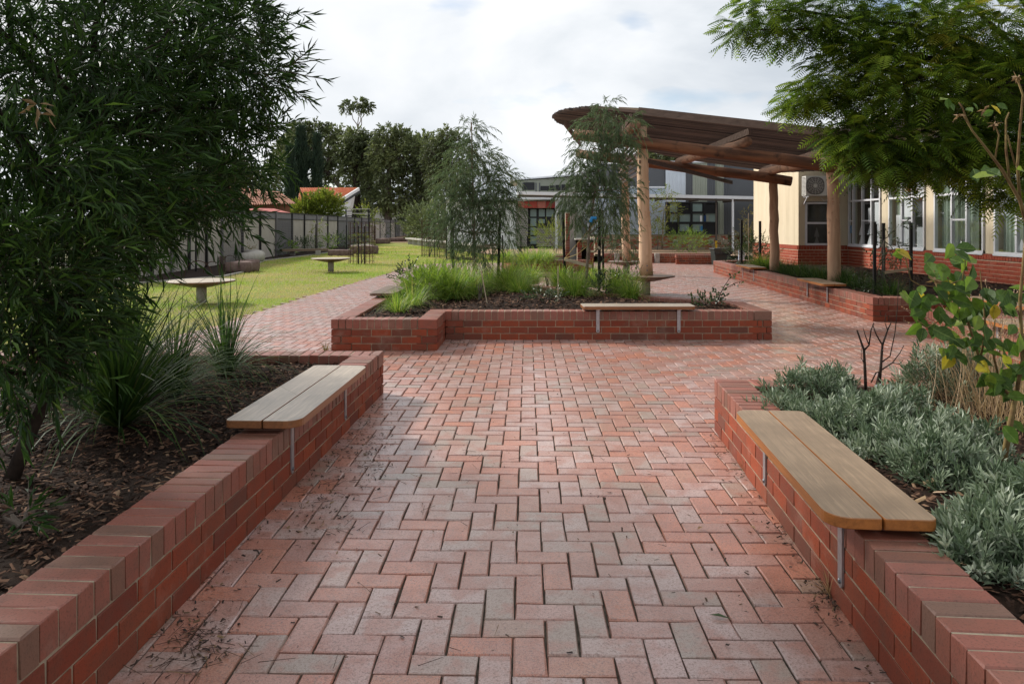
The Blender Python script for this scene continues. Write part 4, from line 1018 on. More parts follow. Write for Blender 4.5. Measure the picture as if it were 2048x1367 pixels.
pgx = thing('shade_frame', 'small white slatted shade frame behind the fence beside the tiled house', 'pergola', (-15, 66, 0))
for k in range(4):
    a = PA(690, 418+k*4.5, 66); b = PA(740, 418+k*4.5, 66); part('slat', MB().beam(a, b, .07, .07), 'pale_concrete' if k % 2 == 0 else 'frame_dark', pgx)
q = MB(); q.beam(PA(692, 418, 66), PA(692, 475, 66), .1, .1); q.beam(PA(738, 418, 66), PA(738, 475, 66), .1, .1); part('post', q, 'frame_dark', pgx)

# ================================================================== VEGETATION
def ell_twigs(clusters, rng=RNG, shell=.35):
    """clusters: (centre, radii, ntwigs) -> origins, directions"""
    O = []; D = []; C = []
    for c, r, n in clusters:
        c = np.array(c, float); r = np.array(r if hasattr(r, '__len__') else (r, r, r*.85), float)
        v = unit(rng.normal(size=(n, 3))); k = rng.random((n, 1))**shell
        O.append(c+v*k*r*.92); D.append(unit(v*1.0+rng.normal(size=(n, 3))*.45)); C.append(np.repeat(c[None], n, 0))
    return np.concatenate(O), np.concatenate(D), np.concatenate(C)
def twig_leaves(O, D, tl, nl, ll, lw, droop, spread=.8, grav=.0, rng=RNG):
    """curved twigs with nl leaves each; returns leaf arrays and twig segment arrays"""
    n = len(O); tl = tl*(.6+.8*rng.random(n)); dr = droop*(.6+.8*rng.random(n))
    ts = np.linspace(.12, 1, nl)
    P = O[:, None, :]+D[:, None, :]*(tl[:, None]*ts[None])[:, :, None]
    P[:, :, 2] -= (dr*tl)[:, None]*ts[None]**2
    T = np.repeat(D[:, None, :], nl, 1).copy(); T[:, :, 2] -= 2*dr[:, None]*ts[None]
    T = unit(T); side = unit(np.cross(T, rng.normal(size=(n, nl, 3))))
    d = unit(T+side*spread*(1.05-.65*ts[None, :, None])+np.array([0, 0, -grav]))
    k = rng.random((n, nl)); L_ = ll*(.6+.6*k)
    seg0 = np.concatenate([O[:, None, :], P[:, :-1, :]], 1)
    m = nl//2
    segs = [(O, P[:, m]), (P[:, m], P[:, -1])]
    return P.reshape(-1, 3), d.reshape(-1, 3), L_.reshape(-1), segs
def seg_batch(name, segs, rad, mat, parent):
    A = np.concatenate([s[0] for s in segs]); B = np.concatenate([s[1] for s in segs]); d = B-A; l = np.linalg.norm(d, axis=1)
    R = frames(d, l, rad); R[:, :, 2] = R[:, :, 2]/np.maximum(l[:, None], 1e-6)*rad
    return link(name, batch(name, TWIG, R, A, M[mat]), parent, None, 'stuff')
def rnd_clump(P, scale=1.3, amt=.5, rng=RNG):
    """per-leaf tone that varies clump by clump"""
    v = np.sin(P[:, 0]*2.1*scale+1.3)+np.sin(P[:, 1]*1.7*scale+P[:, 2]*2.3*scale)+np.sin(P[:, 2]*1.9*scale-P[:, 0]*1.1*scale)
    v = (v+3)/6
    return np.clip(v*amt+rng.random(len(P))*(1-amt), 0, 1)
def limbs(t, pts_list, mat, n=8, seed=1, name='branch'):
    for k, (pts, r0, r1) in enumerate(pts_list):
        q = MB(); m = len(pts); q.tube(pts, [r0+(r1-r0)*i/(m-1) for i in range(m)], n, .12, seed+k); part(name, q, mat, t, True)
def curve(a, b, sag=0, n=5, wob=.05, seed=0):
    r = random.Random(seed); a = Vector(a); b = Vector(b); L0 = (b-a).length; out = []
    for i in range(n+1):
        f = i/n; p = a.lerp(b, f); p.z += sag*math.sin(PI*f)*L0
        if 0 < i < n: p += Vector((r.uniform(-1, 1), r.uniform(-1, 1), r.uniform(-1, 1)))*wob*L0
        out.append(p)
    return out
def tree(name, label, cat, base, trunk, clusters, leaf, tl, nl, ll, lw, droop, bark, tpl=LEAF2, spread=.8, grav=0, r0=.1, tone=1.3, twr=.004, group=None, each=0, shell=.35, amt=.5, branches=True, up=None, bn=8, keepf=None):
    t = thing(name, label, cat, base, group)
    top = Vector(trunk[-1][0]) if trunk else Vector(base)
    if trunk:
        q = MB().tube([p for p, r in trunk], [r for p, r in trunk], bn, .1, 3); part('trunk', q, bark, t, True)
    if branches:
        bl = []
        for k, (c, r, n) in enumerate(clusters):
            src = min([Vector(p) for p, _ in trunk[1:]] or [top], key=lambda p: (p-Vector(c)).length+max(0, p.z-Vector(c)[2])*1.2)
            bl.append((curve(src, c, .05, 5, .05, k), r0*.55, r0*.16))
        limbs(t, bl, bark, 6)
    O, D, C = ell_twigs(clusters, RNG, shell)
    if keepf is not None: k_ = keepf(O+D*tl*.5); O, D, C = O[k_], D[k_], C[k_]
    P, d, L_, segs = twig_leaves(O, D, tl, nl, ll, lw, droop, spread, grav)
    R = frames(d, L_, lw*(L_/ll)); tone_ = rnd_clump(P, tone, amt)
    if each:
        s = F/np.maximum(P[:, 1], .3); px = 1024+P[:, 0]*s; py = HY+(CH-P[:, 2])*s
        key = np.where((px > 0) & (px < 2048) & (py > 0) & (py < 1367) & (P[:, 1] > .5), L_*s, 0); idx = np.argsort(-key)[:each]
        ms = mesh_np('leaf', [tuple(v) for v in tpl[0]], tpl[1], M[leaf+'_each'])
        for i in idx:
            o = bpy.data.objects.new('leaf', ms); COL.objects.link(o); o.parent = t; Lr = R[i]
            m4 = Matrix(((Lr[0, 0], Lr[0, 1], Lr[0, 2], P[i, 0]-base[0]), (Lr[1, 0], Lr[1, 1], Lr[1, 2], P[i, 1]-base[1]), (Lr[2, 0], Lr[2, 1], Lr[2, 2], P[i, 2]-base[2]), (0, 0, 0, 1)))
            o.matrix_local = m4
        keep = np.ones(len(P), bool); keep[idx] = False; P, R, tone_ = P[keep], R[keep], tone_[keep]
    link('crown', batch('crown', tpl, R, P, M[leaf], tone_), t, None, 'stuff')
    if twr: seg_batch('twigs', segs + ([(C[::3]*.5+O[::3]*.5, O[::3])] if branches else []), twr, bark, t)
    return t
def cl(px, py, Y, r, n): return (tuple(AT(px, py, Y)), r, n)

# big dark willow-leaved tree, left foreground
b0 = G(22, 962, .3)
LT = [cl(40, 40, 3.6, .62, 150), cl(200, 40, 4.0, .62, 150), cl(350, 40, 4.3, .55, 150), cl(460, 10, 4.7, .42, 90), cl(490, 110, 4.6, .34, 90), cl(380, 150, 4.5, .45, 110),
      cl(60, 220, 3.4, .55, 120), cl(210, 210, 3.9, .55, 120), cl(340, 300, 4.3, .45, 110), cl(480, 220, 4.6, .36, 80), cl(490, 310, 4.8, .30, 60), cl(420, 370, 4.5, .34, 70), cl(500, 385, 4.8, .17, 22),
      cl(60, 400, 3.2, .5, 110), cl(200, 390, 3.7, .5, 110), cl(320, 410, 4.0, .36, 80), cl(110, 520, 3.4, .38, 90), cl(40, 600, 3.1, .38, 100), cl(150, 590, 3.5, .27, 60), cl(60, 690, 3.3, .27, 60),
      cl(230, 480, 3.8, .32, 60), cl(-60, 300, 3.2, .6, 60), cl(-80, 560, 3.0, .5, 60), cl(-20, 740, 3.1, .3, 50), cl(150, 690, 3.6, .12, 12),
      cl(100, 130, 5.6, 1.0, 190), cl(280, 150, 5.8, .85, 170), cl(100, 400, 5.4, .8, 150), cl(260, 350, 5.6, .6, 110), cl(40, 600, 5.2, .55, 90), cl(400, 100, 5.8, .6, 100), cl(380, 300, 5.8, .42, 60),
      ((-2.6, 2.4, 3.6), (1.0, .9, .5), 110), ((-3.4, 1.2, 3.3), (1.1, 1.0, .7), 100), ((-1.9, 3.4, 3.9), (1.0, .9, .5), 100), ((-3.0, 0.2, 3.2), (1.3, 1.0, .8), 80), ((-2.6, 1.3, 2.6), (.7, .7, .6), 60)]  # unseen canopy out of frame, added to shade the lower left wall and paving
LTB = np.array([(-400, 560), (0, 545), (60, 575), (200, 575), (300, 565), (400, 560), (440, 505), (480, 410), (510, 300), (560, 225), (640, 225), (700, 180), (760, 150), (850, 90), (1367, 60)], float)
def lt_keep(P):
    Y = np.maximum(P[:, 1], .2); px = 1024+P[:, 0]*F/Y; py = HY+(CH-P[:, 2])*F/Y
    return (px < np.interp(py, LTB[:, 0], LTB[:, 1])+RNG.normal(size=len(P))*14) | (P[:, 1] < 2.4)
lt = tree('willow_tree', 'large dark drooping tree with narrow leaves filling the left foreground', 'tree', b0,
     [(b0, .036), (G(60, 880, .3)*0+AT(62, 860, 3.5), .033), (AT(110, 760, 3.55), .03), (AT(150, 620, 3.6), .027), (AT(160, 420, 3.8), .022), (AT(180, 250, 4.0), .016)],
     LT, 'lf_left', .26, 13, .10, .0145, .12, 'bark_dark', LEAF, 1.0, .02, .03, 1.6, .0022, each=300, amt=.35, keepf=lt_keep)
O = np.array([list(AT(540, 140, 4.6)), list(AT(560, 120, 4.6)), list(AT(575, 165, 4.6))]); 
sp = []
for k, (a, b) in enumerate((((500, 150), (640, 118)), ((545, 140), (655, 160)), ((530, 150), (625, 205)), ((575, 135), (622, 100)))):
    A = AT(*a, 4.6); B = AT(*b, 4.62); n = 16
    for i in range(n):
        f = .25+.75*i/n; sp.append((A.lerp(B, f), (B-A).normalized()))
    q = MB().tube(curve(A, B, .02, 5, .02, k), [.005, .0045, .004, .0035, .003, .002], 5, .1); part('branch', q, 'bark_grey', lt)
P = np.array([list(p) for p, d in sp]); D = np.array([list(d) for p, d in sp]); D = unit(D+RNG.normal(size=D.shape)*.55)
link('spray', batch('spray', LEAF, frames(D, .07+.05*RNG.random(len(D)), .010), P, M['lf_left']), lt, None, 'stuff')
# a dead bunch of tan leaves
q = AT(78, 215, 2.9); Pn = np.repeat(np.array([list(q)]), 9, 0)+RNG.normal(size=(9, 3))*.015; Dn = unit(RNG.normal(size=(9, 3))*.6+np.array([.3, 0, -.6]))
link('dead_leaves', batch('dead_leaves', LEAF, frames(Dn, .06, .020), Pn, M['lf_dry'], RNG.random(9)*.35), lt, None, 'stuff')

# jacaranda, right: bipinnate fronds
def fronds(O, D, n_p=11, fl=.34):
    """feather leaves: rachis along D lying near horizontal"""
    n = len(O); s = np.linspace(.12, 1, n_p); fl = fl*(.6+.7*RNG.random(n))
    up = np.array([0, 0, 1.0])+RNG.normal(size=(n, 3))*.35; side = unit(np.cross(up, D)); nrm = unit(np.cross(D, side))
    dr = .25+.3*RNG.random(n)
    B = O[:, None, :]+D[:, None, :]*(fl[:, None]*s[None])[:, :, None]; B[:, :, 2] -= (dr*fl)[:, None]*s[None]**2
    Td = np.repeat(D[:, None, :], n_p, 1).copy(); Td[:, :, 2] -= 2*dr[:, None]*s[None]; Td = unit(Td)
    out = []
    prof = np.sin(np.clip(s*.9+.12, 0, 1)*PI)**.6*.95+.12
    for sg in (-1, 1):
        d = unit(Td*.55+sg*side[:, None, :]*.9+np.array([0, 0, -.12])); l = (fl*.34)[:, None]*prof[None]
        out.append((B, d, l, nrm))
    P = np.concatenate([o[0].reshape(-1, 3) for o in out]); d = np.concatenate([o[1].reshape(-1, 3) for o in out]); l = np.concatenate([o[2].reshape(-1) for o in out])
    up_ = np.concatenate([np.repeat(o[3][:, None, :], n_p, 1).reshape(-1, 3) for o in out])
    seg = (O, B[:, n_p//2]); seg2 = (B[:, n_p//2], B[:, -1])
    return P, d, l, up_, [seg, seg2], n*n_p
PINNA = ([(0, .0, 0), (.12, .5, .0), (.12, -.5, 0), (.8, .42, -.02), (.8, -.42, -.02), (1, 0, -.04)], [(0, 2, 1, 0), (1, 2, 4, 3), (3, 4, 5, 3)])
PINNA = ([(0, .18, 0), (0, -.18, 0), (.3, .5, .02), (.3, -.5, .02), (1, .12, -.05), (1, -.12, -.05)], [(0, 1, 3, 2), (2, 3, 5, 4)])
jc = thing('jacaranda_tree', 'feathery bright green jacaranda canopy hanging in from the upper right', 'tree', (9.3, 11.0, 0))
JC = [cl(1530, 20, 10.0, (.55, .8, .28), 46), cl(1500, 60, 10.2, (.40, .5, .16), 30), cl(1580, 60, 10.4, (.45, .6, .22), 30), cl(1640, 30, 10.2, (.7, .9, .5), 110), cl(1740, 50, 10, (.8, 1., .6), 150), cl(1860, 60, 9.8, (.8, 1, .6), 150), cl(1990, 60, 9.6, (.8, 1, .6), 140),
      cl(1620, 190, 10.2, (.42, .6, .28), 60), cl(1600, 215, 10.4, (.25, .4, .12), 20), cl(1690, 150, 10, (.6, .8, .5), 110), cl(1780, 180, 9.8, (.7, .9, .5), 130), cl(1900, 180, 9.6, (.7, .9, .5), 120), cl(2010, 180, 9.4, (.7, .9, .55), 110),
      cl(1700, 265, 9.9, (.36, .6, .24), 60), cl(1745, 290, 9.8, (.5, .7, .3), 90), cl(1830, 290, 9.6, (.6, .8, .34), 110), cl(1930, 290, 9.5, (.6, .8, .34), 100), cl(2020, 290, 9.4, (.5, .8, .34), 80),
      cl(1760, 335, 9.7, (.42, .6, .16), 44), cl(1850, 345, 9.6, (.5, .6, .16), 50), cl(1990, 350, 9.4, (.42, .6, .34), 60), cl(2020, 390, 9.3, (.25, .3, .16), 22),
      cl(1700, -120, 10.5, (1.2, 1.5, .6), 110), cl(1950, -120, 10.5, (1.3, 1.5, .7), 110), cl(2180, 100, 10, (1.0, 1.5, 1.2), 110), cl(1800, 120, 11.6, (1.3, .6, .9), 130), cl(2000, 220, 11.2, (1.0, .6, .9), 110)]
JC = [(c, r, int(n*2.7)) for c, r, n in JC]; O, D, C = ell_twigs(JC, RNG, .42)
D = unit(D*np.array([1, 1, .4])+RNG.normal(size=D.shape)*np.array([.6, .6, .2])+np.array([-.08, -.12, -.10]))
P, d, l, up_, segs, _ = fronds(O, D, 9, .27)
nfr = len(O); fr_t = np.clip(.45*rnd_clump(O, 1.1, 1.0)+.75*RNG.random(nfr)-.1, 0, 1); ton = np.tile(np.repeat(fr_t, 9), 2)
link('crown', batch('crown', PINNA, frames(d, l, .019, up_), P, M['lf_jac'], ton), jc, None, 'stuff')
seg_batch('twigs', segs+[(C[::2]*.45+O[::2]*.55, O[::2])], .0035, 'bark_dark', jc)
jt = [((9.3, 11, -.02), .19), ((9.2, 11, 1.2), .17), ((8.9, 11, 2.2), .15), ((8.3, 10.9, 3.3), .12)]
part('trunk', MB().tube([p for p, r in jt], [r for p, r in jt], 12, .08, 2), 'bark_dark', jc, True)
bl = []
for k, (c, r, n) in enumerate(JC):
    src = Vector((8.3, 10.9, 3.3)) if k % 2 else Vector((7.6, 10.6, 3.6)); bl.append((curve(src, c, .06, 6, .04, k), .045, .010))
bl += [(curve((8.3, 10.9, 3.3), (7.6, 10.6, 3.6), 0, 3, .02), .1, .07), (curve((8.3, 10.9, 3.3), AT(1830, 110, 10), .03, 5, .03), .085, .03), (curve((8.9, 11, 2.2), AT(1880, 60, 10.2), .0, 5, .04), .08, .03)]
limbs(jc, bl, 'bark_dark', 7)

# the two young gums in the island planter
def gum(label, base, pxs, clusters, seed):
    clusters = [(c, r, int(n*2.1)) for c, r, n in clusters]
    tr = [(Vector(base), .028)]+[(AT(px, py, base[1]), r) for px, py, r in pxs]
    return tree('gum_tree', label, 'tree', base, tr, clusters, 'lf_euc', .28, 13, .105, .013, .5, 'bark_pale', LEAF, .7, .45, .03, 1.4, .0022, shell=.55, amt=.4)
g1 = (-.68, 13.2, .34)
gum('young weeping gum tree at the left of the island planter', g1, [(948, 470, .024), (946, 380, .018), (944, 300, .010), (942, 245, .005)],
    [cl(944, 262, 13.2, (.20, .25, .28), 24), cl(925, 310, 13.2, (.28, .3, .3), 36), cl(965, 320, 13.2, (.28, .3, .3), 40), cl(912, 360, 13.1, (.32, .4, .3), 50), cl(960, 370, 13.2, (.42, .5, .35), 70), cl(1005, 360, 13.2, (.25, .4, .26), 40),
     cl(900, 410, 13.2, (.3, .4, .3), 44), cl(945, 420, 13.0, (.4, .5, .35), 60), cl(1000, 410, 13.2, (.34, .4, .3), 56), cl(960, 470, 13.2, (.42, .5, .28), 44), cl(900, 460, 13.3, (.22, .3, .25), 24), cl(1010, 465, 13.3, (.24, .3, .25), 22), cl(945, 510, 13.2, (.35, .4, .2), 20)], 1)
g2 = (1.26, 12.7, .34)
gum('young weeping gum tree leaning beside the pergola post', g2, [(1178, 470, .020), (1190, 380, .016), (1205, 300, .011), (1212, 215, .005)],
    [cl(1213, 215, 12.7, (.16, .2, .18), 14), cl(1195, 250, 12.7, (.34, .3, .18), 34), cl(1245, 250, 12.7, (.28, .3, .20), 32), cl(1180, 295, 12.7, (.28, .3, .25), 34), cl(1235, 295, 12.7, (.32, .3, .22), 44), cl(1160, 340, 12.6, (.28, .3, .22), 34), cl(1210, 345, 12.7, (.38, .4, .26), 58),
     cl(1145, 385, 12.6, (.26, .3, .22), 30), cl(1200, 395, 12.6, (.4, .4, .28), 54), cl(1250, 385, 12.7, (.22, .3, .24), 28), cl(1155, 430, 12.7, (.26, .3, .2), 20), cl(1215, 445, 12.7, (.28, .3, .22), 26), cl(1250, 490, 12.7, (.16, .2, .2), 12)], 2)
def stake(label, px, pyb, pyt, zb=.33, mat='charred', w_=.024, cat='garden stake', nm='stake', lean=0, zt=None, Y=None):
    b = G(px, pyb, zb) if Y is None else AT(px, pyb, Y); s = F/b.y; top = CH-(pyt-HY)/s; q = MB().beam(b-Vector((0, 0, .05)), (b.x+lean, b.y, top), w_*2, w_*2)
    return tag(part(nm, q, mat, None), label, cat), b, top
stake('black stake left of the left island gum, nearest the lawn', 908, 556, 420, .34, lean=-.05, Y=13.4)
stake('black stake right of the left island gum', 996, 560, 422, .34, lean=.04, Y=13.3)
stake('black stake left of the leaning island gum, tied with rope', 1131, 576, 420, .34, lean=-.05)
stake('thick black stake right of the leaning island gum with a blue tie', 1198, 584, 418, .34, lean=.01)
stake('second thin black stake behind the thick one with the blue tie', 1207, 575, 420, .34, lean=-.02, w_=.018)
stake('thin bamboo cane standing in front of the bright grass tufts', 1116, 608, 532, .34, 'cane', .006)
stake('thin pale stick leaning near the front of the island planter', 976, 610, 540, .34, 'cane', .007, lean=-.10)
q = MB().beam(AT(1128, 518, 13.5), AT(1184, 533, 13.0), .006, .055); tag(part('tree_tie', q, 'strap', None), 'pale webbing tie from black stake to leaning gum trunk, lower', 'tie')
q = MB().tube([AT(1181, 503, 12.7), AT(1190, 503, 12.5), AT(1197, 494, 12.35), AT(1200, 498, 12.35)], .02, 6); tag(part('tree_tie', q, 'strap', None), 'short curled webbing tie on the thick black stake', 'tie')
q = MB().beam(AT(908, 516, 13.35), AT(950, 518, 13.25), .006, .05); tag(part('tree_tie', q, 'strap', None), 'webbing tie from the left stake to the left gum', 'tie')
q = MB().beam(AT(998, 488, 13.25), AT(950, 495, 13.2), .006, .05); tag(part('tree_tie', q, 'strap', None), 'webbing tie from the right stake to the left gum', 'tie')
q = MB().tube([AT(1196, 439, 12.35), AT(1165, 475, 12.9), AT(1130, 516, 13.45)], .006, 5).tube([AT(1130, 517, 13.45), AT(1155, 508, 13), AT(1180, 488, 12.8)], .006, 5); tag(part('rope', q, 'rope', None), 'yellow rope tied between the two black stakes', 'rope')
q = MB().tube([AT(1181, 444, 12.3), AT(1184, 436, 12.3), AT(1193, 436, 12.3)], .03, 6); tag(part('tree_tie', q, 'blue', None), 'bright blue fabric tie near the top of the thick stake', 'tie')
q = MB().lathe([(.03, 0), (.03, .09), (.02, .1)], 10, tuple(G(1122, 572, .34))); tag(part('irrigation_valve', q, 'black', None), 'small black irrigation fitting poking out of the grass', 'fitting')

# tufts of bright grass and shrubs in the island planter
def tuft(label, p, n, Ln, wd, leaf, name='grass_tuft', cat='grass', group=None, bend=2.0, tilt=.35, base=.05):
    if name == 'grass_tuft' and leaf == 'lf_grass': n = int(n*2.4); Ln *= 1.15; base = max(base, .16)
    t = thing(name, label, cat, p, group)
    for k, (bd, a_0) in enumerate(((bend*.55, 1.42), (bend*.85, 1.2), (bend*1.1, .95), (bend*1.2, .7))):
        m = n//4; a = RNG.random(m)*2*PI; tl_ = RNG.normal(size=m)*tilt*.6; L_ = Ln*(.55+.6*RNG.random(m))
        d = np.stack([np.cos(a), np.sin(a), tl_], 1); R = frames(d, L_, wd*(.6+.7*RNG.random(m)), np.repeat(np.array([[0, 0, 1.0]]), m, 0)+RNG.normal(size=(m, 3))*.12)
        T = np.array(p)[None]+np.stack([np.cos(a)*base*RNG.random(m), np.sin(a)*base*RNG.random(m), np.zeros(m)], 1)
        link('blades', batch('blades', strap(bd, 6, a_0), R, T, M[leaf]), t, None, 'stuff')
    return t
def bush(label, p, r, n, leaf, ll=.05, lw=.02, name='shrub', cat='shrub', tl=.16, nl=9, droop=.0, group=None, bark='bark_grey', tpl=LEAF2, h=None, tone=2.5, twr=.003, stemh=0):
    h = h or r*.8; c = (p[0], p[1], p[2]+h*.9+stemh)
    cs = [(c, (r, r, h), n)]
    t = thing(name, label, cat, p, group)
    O, D, C = ell_twigs(cs, RNG, .5); D = unit(D+np.array([0, 0, .5]))
    P, d, L_, segs = twig_leaves(O, D, tl, nl, ll, lw, droop, .8, 0)
    link('foliage', batch('foliage', tpl, frames(d, L_, lw), P, M[leaf], rnd_clump(P, tone, .4)), t, None, 'stuff')
    q = MB()
    for k in range(4): q.tube(curve(p, (p[0]+jit(r*.6), p[1]+jit(r*.6), c[2]), 0, 3, .06, k), [.012+r*.01, .01, .007, .004], 5)
    part('stem', q, bark, t)
    if twr: seg_batch('twigs', segs, twr, bark, t)
    return t
mz = .34
tuft('bright grass tuft in the island planter, under the left gum and nearest the lawn side', G(935, 590, mz), 420, .62, .007, 'lf_grass')
tuft('bright grass tuft in the island planter, just right of the left gum', G(1015, 582, mz), 420, .62, .007, 'lf_grass')
tuft('bright grass tuft in the island planter, behind the bamboo cane', G(1062, 568, mz), 300, .5, .007, 'lf_grass')
tuft('bright grass tuft in the island planter, at the foot of the roped stake', G(1150, 596, mz), 380, .50, .007, 'lf_grass')
tuft('bright grass tuft in the island planter, right of the thick black stake', G(1232, 588, mz), 340, .5, .007, 'lf_grass')
for px, py, n_, l_, lb_ in ((905, 596, 360, .52, 'bright grass tuft in the island planter, between the lime bush and the left gum'), (978, 574, 320, .5, 'bright grass tuft behind the left gum trunk in the island planter'), (1040, 590, 260, .42, 'low bright grass tuft just left of the bamboo cane'),
                        (1120, 574, 320, .5, 'bright grass tuft behind the roped stake in the island planter'), (1186, 574, 300, .5, 'bright grass tuft behind the thick black stake'), (1262, 596, 240, .42, 'bright grass tuft at the right, near the pergola table')):
    tuft(lb_, G(px, py, mz), n_, l_, .007, 'lf_grass')
bush('lime green low bush in the middle of the island planter grasses', G(1030, 574, mz), .24, 110, 'lf_lime', .06, .010, tl=.18, nl=16, h=.16)
bush('lime green low bush left of the leaning gum', G(1145, 578, mz), .22, 90, 'lf_lime', .06, .010, tl=.18, nl=16, h=.15)
bush('lime green low bush right of the thick black stake', G(1245, 580, mz), .22, 90, 'lf_lime', .06, .010, tl=.18, nl=16, h=.15)
tuft('small grass tuft at the front left corner of the island planter', G(795, 622, mz), 110, .36, .006, 'lf_grass')
tuft('thin grass tuft leaning over the left end of the island planter', G(825, 612, mz), 130, .40, .006, 'lf_grass')
bush('lime green feathery bush at the left end of the island planter', G(858, 596, mz), .46, 380, 'lf_lime', .07, .010, tl=.20, nl=18, h=.20)
bush('second lime green bush behind the left gum in the island planter', G(880, 585, mz), .40, 280, 'lf_lime', .07, .010, tl=.20, nl=18, h=.18)
bush('small dark glossy shrub at the back left of the island planter', G(815, 585, mz), .26, 50, 'lf_dark', .045, .028, tl=.14, h=.3)
bush('upright lime green sprig behind the island planter grasses, left one', G(1047, 578, mz), .10, 26, 'lf_lime', .05, .008, tl=.2, nl=14, h=.22)
bush('upright lime green sprig behind the island planter grasses, right one', G(1095, 575, mz), .09, 24, 'lf_lime', .05, .008, tl=.2, nl=14, h=.24)
bush('low dark green shrub in the island planter mulch near the bamboo cane', G(1088, 606, mz), .30, 60, 'lf_dark', .035, .022, tl=.12, h=.10)
bush('dark glossy shrub beneath the leaning gum', G(1210, 590, mz), .32, 70, 'lf_dark', .04, .026, tl=.15, h=.16)
bush('low dark shrub next to the pergola table in the island planter', G(1270, 590, mz), .22, 26, 'lf_autumn', .04, .02, tl=.2, h=.26)
bush('thin reddish twiggy shrub in front of the left island gum', G(958, 600, mz), .18, 14, 'lf_autumn', .03, .012, tl=.3, h=.3)
br = bush('leggy dark leaved shrub leaning out at the right end of the island planter', G(1412, 612, mz), .26, 34, 'lf_dark', .045, .03, tl=.14, h=.07)
q = MB().tube([G(1432, 612, mz), AT(1440, 588, 10.6), AT(1450, 570, 10.6), AT(1462, 552, 10.6)], [.008, .007, .005, .003], 5).tube([AT(1444, 580, 10.6), AT(1470, 566, 10.6), AT(1492, 560, 10.6)], [.005, .004, .002], 5)
part('branch', q, 'bark_dark', br)
Pn = []; 
for a, b in (((1436, 600), (1462, 552)), ((1444, 580), (1495, 562)), ((1462, 556), (1480, 545)), ((1440, 590), (1425, 575))):
    for k in range(11): Pn.append(list(AT(a[0]+(b[0]-a[0])*k/10, a[1]+(b[1]-a[1])*k/10, 10.6)))
Pn = np.array(Pn); Dn = unit(RNG.normal(size=Pn.shape)); link('foliage', batch('foliage', LEAF, frames(Dn, .06, .035), Pn, M['lf_dark']), br, None, 'stuff')

# ------------------------------------------------------------------ left planter plants
tuft('large clump of dark strappy grass beside the trunk in the left planter', G(240, 850, .31), 460, 1.02, .015, 'lf_strap', 'strap_plant', 'plant', bend=1.5, tilt=.55)
tuft('strappy grass clump near the back wall of the left planter, left of the bench', G(452, 745, .31), 260, .85, .011, 'lf_strap', 'strap_plant', 'plant', bend=1.7, tilt=.5)
tuft('low spreading strappy grass between the two taller clumps', G(345, 790, .31), 320, .85, .009, 'lf_strap', 'strap_plant', 'plant', bend=2.4, tilt=.3)
tuft('strappy grass clump far back at the left, in front of the lawn', G(250, 765, .31), 260, 1.0, .013, 'lf_strap', 'strap_plant', 'plant', bend=1.3, tilt=.6)
bush('tiny sprig of bright leaves low at the left edge of the mulch', G(40, 1050, .31), .11, 10, 'lf_left', .09, .013, tl=.1, nl=6, h=.05, tpl=LEAF, name='seedling', cat='seedling')
# litter on the paving: along wall feet and near the left bench
def litter(name, label, pts, size, mat='litter', z=.004):
    o = chips(name, pts, lambda x, y: z, size, None, mat, .008, .6); return o
pts = []
for _ in range(420):
    y = random.uniform(1.5, 6.4); xf = -1.15-.0405*(6.62-y); pts.append((xf+abs(random.gauss(0, .10))+.01, y))
for _ in range(360): a = G(random.gauss(740, 26), random.gauss(895, 38)); pts.append((a.x, a.y))
for _ in range(200): a = G(random.gauss(640, 34), random.gauss(1010, 40)); pts.append((a.x, a.y))
for _ in range(170): a = G(random.gauss(400, 40), random.gauss(1270, 40)); pts.append((a.x, a.y))
for _ in range(260):
    y = random.uniform(1.5, 5.3); xf = 1.478-.0783*(5.4-y); pts.append((xf-abs(random.gauss(0, .06))-.005, y))
for _ in range(340): pts.append((random.uniform(-1.2, 1.4), random.uniform(1.6, 8.5)))
for _ in range(160): a = G(random.gauss(1660, 26), random.gauss(1185, 30)); pts.append((a.x, a.y))
for _ in range(150): a = G(random.gauss(920, 22), random.gauss(686, 3)); pts.append((a.x, a.y-.05))
litter('leaf_litter', '', [p for p in pts if p[1] > 1.2], .015)
def sticks(pts, l, mat='litter'):
    n = len(pts); P = np.array([(x, y, .008+random.random()*.01) for x, y in pts]); a = RNG.random(n)*2*PI; d = np.stack([np.cos(a), np.sin(a), RNG.normal(size=n)*.04], 1)
    R = frames(d, l*(.4+RNG.random(n)), .0028); R[:, :, 2] = unit(R[:, :, 2])*.0028
    link('fallen_twigs', batch('fallen_twigs', TWIG, R, P, M[mat]), None, None, 'stuff')
pts = []
for _ in range(50): a = G(random.gauss(380, 60), random.gauss(1290, 30)); pts.append((a.x, a.y))
for _ in range(60): a = G(random.gauss(690, 60), random.gauss(960, 50)); pts.append((a.x, a.y))
for _ in range(40): pts.append((random.uniform(-1.1, 1.2), random.uniform(1.7, 6)))
sticks(pts, .09)
for k, (px, py, an, lbl) in enumerate(((1418, 1228, .3, 'single green gum leaf lying on the paving near the right bench'), (1405, 1052, 2.4, 'small curled tan leaf on the paving left of the right bench'), (1500, 1050, 1.2, 'small pale dry leaf on the paving by the right wall'))):
    v = G(px, py, .012); d = np.array([[math.cos(an), -math.sin(an), .05]])
    o = link('fallen_leaf', batch('fallen_leaf', LEAF, frames(d, .085 if k == 0 else .045, .02, np.array([[0, 0, 1.]])), np.array([list(v)]), M['lf_euc' if k == 0 else 'lf_dry'], np.array([.4])), None)
    tag(o, lbl, 'leaf')
def weed(label, px, py, z=0, r=.10, leaf='lf_dry', n=60): return tuft(label, G(px, py, z), n, r*1.3, .004, leaf, 'weed', 'weed', bend=1.6, tilt=.5, base=.03)
